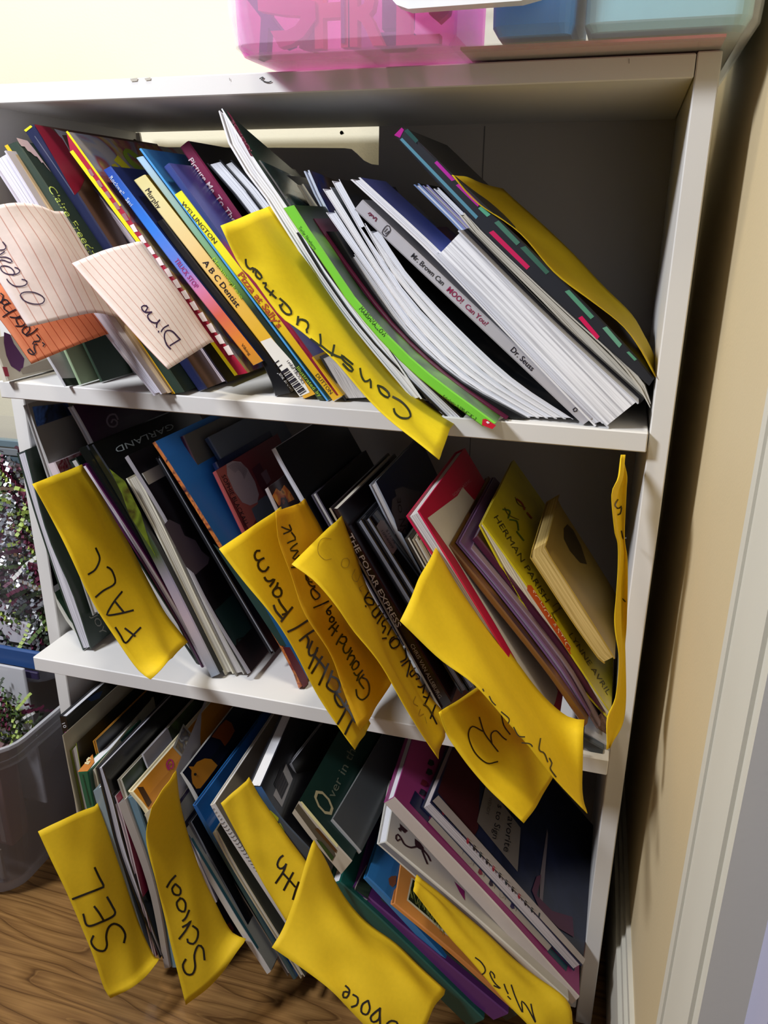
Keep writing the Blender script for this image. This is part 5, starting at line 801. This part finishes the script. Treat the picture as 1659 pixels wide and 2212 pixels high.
decal(b, 'L3', [(232, 1022), (262, 875), (420, 990), (600, 1200), (640, 1350), (480, 1240)], M('#c8c0a4', .4), 'cover_rule'); decal(b, 'L3', [(242, 1018), (270, 890), (420, 1000), (600, 1220), (630, 1340), (490, 1232)], M('#14200f', .35), 'cover_picture', eps=.0005)
for k in range(26):
    x = 255 + 8.5 * k + random.uniform(-4, 4); y = 960 + 9.5 * k + random.uniform(-10, 30); a = random.uniform(-.6, .6)
    ink(b, 'L3', [[(x, y + 26), (x + 6 * a, y + 8), (x + 18 * a, y - 14)]], 1.3, M('#8a9048' if k % 2 else '#6a7438', .5), 'grass_blade', eps=.0008)
b = bk3('thick white picture book with a small brown cat drawn on its cover', 'L3', [(40, 665), (640, 1190), (1250, 1712)], [(104, 648), (690, 1140), (1270, 1660)], M('#c9c6bc', .35), y=-.062, rest=None, w=.22, spine=M('#cfcabc', .35), right=M('#b9b3a4', .4), head=(135, 470))
decal(b, 'L3', [(58, 660), (92, 652), (680, 1150), (1062, 1528), (1040, 1535), (640, 1168)], M('#77777c', .35), 'grey_band')
ink(b, 'Q3', [[(1210, 800), (1190, 815), (1172, 780), (1190, 748), (1225, 790), (1260, 850), (1320, 880), (1375, 870)], [(1375, 860), (1420, 890)], [(1435, 915), (1460, 980), (1485, 1040)], [(1445, 905), (1490, 960), (1515, 1010)]], 3.4, M('#2f1a1c'), 'cat_drawing'); decal(b, 'Q3', [(1210, 640), (1240, 670), (1285, 710), (1255, 735), (1225, 705), (1215, 725), (1192, 690), (1215, 680)], M('#33201f'), 'cat_drawing', eps=.0005); decal(b, 'Q3', [(1360, 790), (1410, 830), (1445, 880), (1440, 915), (1380, 880), (1362, 850)], M('#2f1a1c'), 'cat_drawing', eps=.0005)
decal(b, 'L3', [(535, 900), (600, 960), (605, 1025), (570, 970)], M('#7c1f5a'), 'pink_triangle')
b = bk3('pink bordered alphabet picture book with a broad white spine', 'L3', [(85, 400), (700, 1060), (1285, 1690)], [(153, 362), (770, 1010), (1338, 1640)], M('#9a3a78', .3), y=-.05, rest=None, w=.24, spine=M('#c4b8b0', .4), right=M('#93356f', .35), head=(260, 20), over=.003)
decal(b, 'L3', [(250, 400), (285, 320), (380, 420), (372, 530)], M('#15173e', .35), 'cover_band'); decal(b, 'L3', [(368, 520), (400, 480), (1180, 1290), (1135, 1345)], M('#b0a89e', .4), 'picture_strip'); decal(b, 'L3', [(1140, 1310), (1262, 1440), (1252, 1478), (1132, 1352)], M('#1f4652', .35), 'teal_square')
sq = ['#1a1416', '#2a3c46', '#8c2438', '#b0a89e', '#7a1c34', '#2a1c2c', '#a8a096', '#2a2050', '#6a2030', '#b0a89e', '#8c5a5c']
for k, cl in enumerate(sq):
    f = (k + .5) / 11; x, y = 384 + 752 * f, 503 + 800 * f
    decal(b, 'L3', [(x - 6, y + 14), (x + 4, y - 12), (x + 20, y + 8), (x + 24, y + 28), (x + 6, y + 30)], M(cl, .45), 'picture_tile', eps=.0006); ink(b, 'L3', [[(x + 31, y + 44), (x + 40, y + 18)]], .9, M('#5a5450'), 'tile_rule', eps=.0006)
for k, (x, y, cl) in enumerate(((330, 330, '#15152a'), (340, 270, '#6a1c2c'), (375, 200, '#1c2a24'), (385, 140, '#20241c'))):
    decal(b, 'L3', [(x - 22, y + 10), (x - 8, y - 22), (x + 18, y - 10), (x + 22, y + 16), (x, y + 24)], M(cl, .4), 'cover_flower', eps=.0006)
b = bk3('white leaved sign book with a comb binding and dark blue cover', 'L3', [(325, 425), (820, 950), (1300, 1474)], [(388, 392), (880, 905), (1356, 1440)], M('#20263e', .35), y=-.03, rest=None, w=.2, kind='P', pages=PAGES('#c6bcba', '#8d8482', 600), recess=.0006, right=ART(['#141a30', '#1d2440', '#10162a'], 16, 3), head=(450, 240))
decal(b, 'L3', [(430, 330), (520, 60), (660, 60), (700, 250), (690, 560), (660, 620)], M('#3a1018', .4), 'red_block'); decal(b, 'L3', [(680, 520), (740, 270), (960, 560), (940, 840)], M('#6a6460', .5), 'title_panel', eps=.0005)
text(b, 'Favorite', (1098, 1752), (1086, 1840), 15, M('#15121a'), eps=.0009, shear=.2); text(b, 's to Sign', (1074, 1738), (1062, 1812), 13, M('#15121a'), eps=.0009, shear=.2); text(b, 'WENDY', (1056, 1722), (1048, 1760), 7, M('#3a3634'), eps=.0009)
decal(b, 'L3', [(1085, 860), (1130, 560), (1135, 600), (1100, 1040), (1080, 1050)], M('#6a6066', .5), 'drawn_pole', eps=.0005); decal(b, 'L3', [(1030, 960), (1060, 870), (1090, 860), (1080, 920), (1060, 990), (1160, 1090), (1290, 1130), (1300, 1260), (1200, 1200), (1080, 1080)], M('#4a1a38', .5), 'drawn_figure', eps=.0008)
decal(b, 'L3', [(394, 388), (432, 352), (1372, 1400), (1356, 1436)], M('#b0a6a2', .5), 'cover_margin', eps=.0008)
teeth = 22
for k in range(teeth):
    f = k / (teeth - 1); x, y = 418 + 862 * f, 402 + 930 * f; cl = ('#15181c', '#8a1c30', '#15181c', '#1c2c30')[k % 4]; g = 1 - .25 * f
    decal(b, 'L3', [(x - 8, y + 14 * g), (x - 2, y - 12 * g), (x + 14 * g, y + 2), (x + 6, y + 34 * g), (x - 2, y + 32 * g)], M(cl, .35), 'comb_tooth', eps=.0014)
# -- divider sheets of the bottom shelf
YD = PAPER('#e8c424', .2, .65)  # same yellow paper as above, darkened in colour for the dimmer light down here
s = sheet('yellow divider lettered SEL hanging low over the oak floor', 'L1', [[(66, 1006, -.150), (160, 1210, -.152), (270, 1440, -.154), (400, 1750, -.157), (490, 2010, -.160), (535, 2084, -.160)], [(250, 915, -.128), (350, 1130, -.128), (440, 1360, -.13), (560, 1690, -.133), (670, 1950, -.138), (700, 1995, -.14)], [(430, 842, -.1), (520, 1080, -.1), (600, 1330, -.1), (700, 1620, -.102), (790, 1830, -.108), (830, 1860, -.11)]], YD, seed=31, tuck=.006, crink=.0012, group='yellow divider sheets')
ink(s, 'L1', [[(432, 1240), (460, 1300), (488, 1355), (470, 1370), (380, 1405), (290, 1440)], [(358, 1540), (385, 1612), (470, 1590), (560, 1540), (540, 1480), (512, 1430)], [(430, 1490), (460, 1530), (490, 1580)], [(422, 1680), (408, 1720), (440, 1765), (490, 1775), (510, 1740), (505, 1680), (520, 1625), (555, 1600), (600, 1620), (628, 1670), (620, 1720)]], 4.2, PENM)
s = sheet('yellow divider lettered School curling beside the navy book', 'L1', [[(800, 850, -.13), (768, 1060, -.132), (828, 1330, -.136), (885, 1560, -.14), (940, 1800, -.145), (1020, 2124, -.15)], [(870, 740, -.118), (870, 980, -.115), (950, 1270, -.115), (1040, 1530, -.12), (1130, 1780, -.125), (1200, 1985, -.13)], [(940, 636, -.1), (975, 900, -.097), (1075, 1220, -.095), (1195, 1500, -.094), (1300, 1680, -.094), (1392, 1725, -.095)]], YD, seed=33, tuck=.006, crink=.0014, group='yellow divider sheets')
ink(s, 'L1', [[(952, 1290), (920, 1325), (898, 1362)], [(950, 1345), (930, 1375), (945, 1410), (980, 1412), (985, 1375), (955, 1345)], [(985, 1435), (960, 1465), (975, 1510), (1010, 1520), (1018, 1470), (1000, 1440), (980, 1436)], [(1040, 1515), (1020, 1560), (1000, 1580)], [(978, 1695), (1020, 1640), (1052, 1580), (1035, 1600), (1000, 1620)], [(1065, 1615), (1095, 1640), (1095, 1690), (1070, 1728), (1035, 1720), (1030, 1700)], [(1018, 1830), (1000, 1870), (1020, 1920), (1060, 1925), (1080, 1880), (1075, 1800), (1100, 1740), (1130, 1760), (1140, 1830)]], 4.0, PENM)
s = sheet('yellow divider ending in th beside the white braided book', 'L2', [[(52, 600, -.122), (160, 805, -.122), (300, 1070, -.124), (410, 1260, -.126), (495, 1398, -.13)], [(135, 525, -.112), (250, 720, -.112), (390, 960, -.114), (500, 1130, -.116), (590, 1270, -.12)], [(222, 452, -.098), (335, 640, -.098), (480, 850, -.1), (595, 1005, -.102), (690, 1150, -.108)]], YD, seed=35, tuck=.006, crink=.0012, group='yellow divider sheets')
ink(s, 'Q4', [[(1185, 660), (1150, 690), (1125, 760), (1150, 800), (1190, 795), (1222, 755)], [(1222, 755), (1190, 840), (1110, 960)], [(1190, 855), (1260, 930), (1320, 1000)], [(1300, 850), (1240, 960), (1200, 1038)], [(1362, 955), (1330, 1040), (1300, 1140)]], 3.8, PENM)
s = sheet('large creased yellow divider lettered Space at the bottom of the picture', 'L2', [[(390, 1556, -.165), (600, 1700, -.165), (800, 1860, -.165), (1000, 2068, -.165), (1180, 2250, -.165)], [(470, 1420, -.150), (700, 1580, -.148), (920, 1740, -.146), (1160, 1930, -.145), (1380, 2120, -.145)], [(570, 1150, -.13), (780, 1380, -.128), (1010, 1560, -.126), (1260, 1740, -.125), (1460, 1960, -.128)], [(655, 872, -.105), (810, 1160, -.1), (1010, 1420, -.1), (1260, 1620, -.1), (1538, 1868, -.105)]], YD, seed=37, tuck=.006, crink=.0022, group='yellow divider sheets')
ink(s, 'L2', [[(880, 1812), (905, 1840), (890, 1885), (862, 1885), (868, 1850), (900, 1855)], [(930, 1870), (960, 1890), (955, 1935), (920, 1950)], [(1025, 1910), (990, 1935), (985, 1985), (1020, 2000), (1040, 1960), (1030, 1910)], [(1108, 1960), (1070, 1990), (1045, 2020), (1060, 2050), (1100, 2030), (1108, 1960)], [(1105, 1965), (1108, 2062)], [(1155, 2060), (1180, 2042), (1215, 2048), (1225, 2066)]], 3.8, PENM)
s = sheet('yellow divider lettered Misc tucked under the white cat book', 'L3', [[(278, 960, -.1), (400, 1125, -.1), (520, 1275, -.101), (640, 1405, -.102), (860, 1665, -.106), (1010, 1822, -.11), (1060, 1900, -.112)], [(283, 920, -.093), (420, 1055, -.092), (560, 1200, -.092), (740, 1370, -.092), (960, 1590, -.096), (1150, 1760, -.1), (1180, 1880, -.104)], [(288, 885, -.084), (430, 990, -.082), (600, 1150, -.08), (850, 1370, -.08), (1060, 1540, -.082), (1258, 1700, -.09), (1290, 1860, -.095)]], YD, seed=39, tuck=.006, crink=.0016, group='yellow divider sheets')
ink(s, 'W8', [[(135, 42), (190, 85), (235, 150), (238, 195), (208, 222)], [(340, 258), (335, 225), (300, 188), (288, 205), (310, 265), (350, 325), (405, 375), (370, 362), (335, 345)], [(445, 330), (462, 380), (486, 430)], [(485, 462), (512, 490)], [(523, 338), (560, 450), (610, 570), (645, 635), (638, 570), (635, 512), (680, 555), (735, 650), (785, 742), (755, 640), (735, 545)]], 2.6, PENM)
# ================================================================ tub and bags on the floor left of the bookcase
ft = thing('floor_tub', 'clear plastic tub on the oak floor left of the bookcase', 'tub', (-.22, .06, 0))
CT = CLEAR('#b4b2b8', .16, .3)
tubmesh('tub_body', [(-.46, -.115, -.030, .20, .0008, .03), (-.465, -.100, -.040, .205, .006, .035), (-.47, -.090, -.046, .208, .03, .035), (-.48, -.050, -.068, .225, .235, .035)], CT, ft, seg=6)
tubmesh('rim_band', [(-.486, -.042, -.075, .231, .232, .038), (-.488, -.036, -.079, .233, .262, .038)], CLEAR('#a9a9ae', .3, .25), ft, seg=6, closed_bottom=False)
tubmesh('rim_lip', [(-.492, -.031, -.083, .236, .2622, .04), (-.492, -.031, -.083, .236, .2665, .04)], CLEAR('#c9c9ce', .4, .25), ft, seg=6, closed_bottom=False, th=.004)
def slab(name, pts, dy, mat, parent=None, label=None, cat=None, group=None):
    """upright slab from an outline in the x-z plane at pts' depth"""
    k = len(pts); V = [Vector(p) for p in pts] + [Vector((p[0], p[1] + dy, p[2])) for p in pts]
    F = [tuple(range(k)), tuple(range(2 * k - 1, k - 1, -1))] + [(i, (i + 1) % k, (i + 1) % k + k, i + k) for i in range(k)]
    o = mesh(name, V, F, mat, parent, loc=None if parent else min(V, key=lambda p: p.z)); fixn(o)
    if label: tag(o, label, cat, group)
    return o
# lower things inside the tub
cb = thing('card_case', 'clear case of cards standing in the floor tub', 'case', (-.17, .03, .1))
box('case_frame', (-.32, .030, .10), (-.088, .034, .302), CLEAR('#e2e2e6', .5, .2), cb, .001); box('card_stack', (-.31, .036, .12), (-.118, .048, .292), M('#c9c4bc', .5), cb, .001); box('tan_card', (-.30, .0345, .20), (-.150, .0358, .285), M('#b48a68', .5), cb)
box('green_leaf_card', (-.142, .0342, .245), (-.105, .0357, .285), M('#2f4a30', .5), cb)
pbx = thing('pink_carton', 'faded pink carton standing low inside the floor tub', 'carton', (-.15, -.01, .02)); box('carton_body', (-.30, -.012, .06), (-.112, .02, .20), M('#8a6a68', .6), pbx, .001); box('carton_flap', (-.30, -.0125, .201), (-.13, .018, .2025), M('#a07c78', .6), pbx); box('white_stripe', (-.128, -.0128, .065), (-.121, -.0122, .195), M('#b4a8a4', .6), pbx)
crd = thing('cream_card', 'cream torn card at the bottom of the floor tub', 'card', (-.15, -.02, .008)); box('card_sheet', (-.30, -.022, .012), (-.125, -.018, .058), M('#a09a8c', .6), crd); box('card_fold', (-.30, -.0235, .030), (-.135, -.0225, .045), M('#8d8578', .6), crd)
# bags above
bgl = thing('zip_bag', 'clear zip bag with a blue zipper lying over the floor tub', 'bag', (-.17, .06, .27))
tubmesh('bag_film', [(-.34, -.075, .052, .20, .268, .03), (-.35, -.066, .046, .21, .29, .03), (-.34, -.075, .052, .2, .318, .03)], CLEAR('#dcdce4', .12, .2), bgl, seg=4)
box('zipper_track', (-.35, .040, .296), (-.068, .046, .322), M('#27497e', .35), bgl, .002); box('zipper_slide', (-.35, .038, .284), (-.075, .042, .2945), M('#2c2444', .35), bgl, .001)
slab('paper_panel', [(-.36, .05, .325), (-.085, .05, .325), (-.088, .05, .352), (-.105, .05, .358), (-.118, .05, .372), (-.145, .05, .43), (-.36, .05, .45)], .006, M('#b9b7bf', .5), None, 'grey white paper panel standing above the blue zipper bag', 'panel')
bgu = thing('tall_zip_bag', 'tall clear zip bag stuffed with shredded gift paper beside the bookcase', 'bag', (-.19, .14, .33))
tubmesh('bag_film', [(-.36, -.045, .052, .25, .335, .05), (-.375, -.030, .046, .26, .40, .06), (-.375, -.030, .048, .26, .50, .06), (-.37, -.036, .06, .255, .555, .05)], CLEAR('#f4f4f8', .0, .12, .10), bgu, seg=5)
for k, (z, cl, d) in enumerate(((.557, '#4c5c64', 0), (.5665, '#6f7478', .002), (.5765, '#5f7078', .003), (.549, '#8d5a6c', .001), (.5445, '#3a1630', 0))):
    box('zipper_track', (-.37, .058 - d, z), (-.038, .064, z + (.0085 if k < 3 else .004)), M(cl, .35), bgu, .001)
slab('tan_sheet', [(-.36, .065, .50), (-.04, .065, .50), (-.04, .065, .543), (-.36, .065, .543)], .003, M('#b98d6c', .6), bgu)
# filling seen through the film: an added core, dark for the unlit inside, then shredded strips
core = thing('dark_infill', 'dark bundle added under the shredded paper for the unlit inside of the tall bag', 'infill', (-.2, .15, .34))
tubmesh('infill_body', [(-.34, -.062, .075, .24, .338, .05), (-.35, -.05, .068, .245, .40, .05), (-.35, -.05, .068, .245, .47, .05), (-.33, -.08, .09, .23, .52, .05)], M('#2a1420', .7), core, seg=4, th=.01); box('infill_top', (-.30, .095, .5205), (-.11, .2, .524), M('#33182a', .7), core)
rs = random.Random(5)
V, F, FMt = [], [], []
SM = [M('#c9ccd2', .15, .1, 300, .5, .85), M('#5a1434', .6), M('#4f6a30', .6), M('#d8dad6', .5), M('#26331f', .6), M('#94a84e', .6), M('#3a0f26', .6)]
def strip(p, d, up, n, w, zz, mi):
    d = d.normalized(); s_ = d.cross(up).normalized(); nrm = s_.cross(d); b0 = len(V); q = p.copy()
    for i in range(n + 1):
        off = nrm * (zz if i % 2 else -zz); V.append(q + off - s_ * w / 2); V.append(q + off + s_ * w / 2); q = q + d * .0036; d = (d + Vector((rs.uniform(-.12, .12), rs.uniform(-.03, .02), rs.uniform(-.12, .12)))).normalized()
    for i in range(n): F.append((b0 + 2 * i, b0 + 2 * i + 1, b0 + 2 * i + 3, b0 + 2 * i + 2)); FMt.append(mi)
for k in range(1700):
    z = rs.uniform(.335, .535); u_ = rs.random()
    if u_ < .72: p = Vector((rs.uniform(-.22, -.045), rs.uniform(.050, .062), z)); out = Vector((0, -1, 0))
    else: p = Vector((rs.uniform(-.048, -.038), rs.uniform(.06, .2), z)); out = Vector((1, 0, 0))
    a = rs.uniform(0, 2 * math.pi); d = Vector((math.cos(a), rs.uniform(-.06, .02), math.sin(a))) if u_ < .72 else Vector((rs.uniform(-.2, .2), math.cos(a), math.sin(a)))
    band = (z - .335) / .2 + .25 * math.sin(p.x * 60)
    wts = [3, 4, .6, 1.2, .8, .7, 2] if band > .75 else [5, 2.2, 1, 2.2, 1.2, 1, 2] if band > .35 else [.8, 2.4, 2.2, .6, 5, .4, 3]
    strip(p, d, out, rs.randint(6, 16), .0046, .0015, rs.choices(range(7), wts)[0])
for k in range(260):      # loose shreds lying inside the floor tub
    p = Vector((rs.uniform(-.24, -.085), rs.uniform(.0, .029), rs.uniform(.212, .262))); a = rs.uniform(0, 6.28)
    strip(p, Vector((math.cos(a), .1, math.sin(a))), Vector((0, -1, 0)), rs.randint(5, 10), .0035, .0017, rs.choices(range(7), [1, 1.5, 3, 2, 2, 2, .5])[0])
o = mesh('shredded_paper', V, F, None, None, loc=(-.15, .06, .34), mats=SM, fm=FMt); tag(o, 'crinkled silver, burgundy and green shredded paper filling the clear bags', 'shredded paper', kind='stuff')
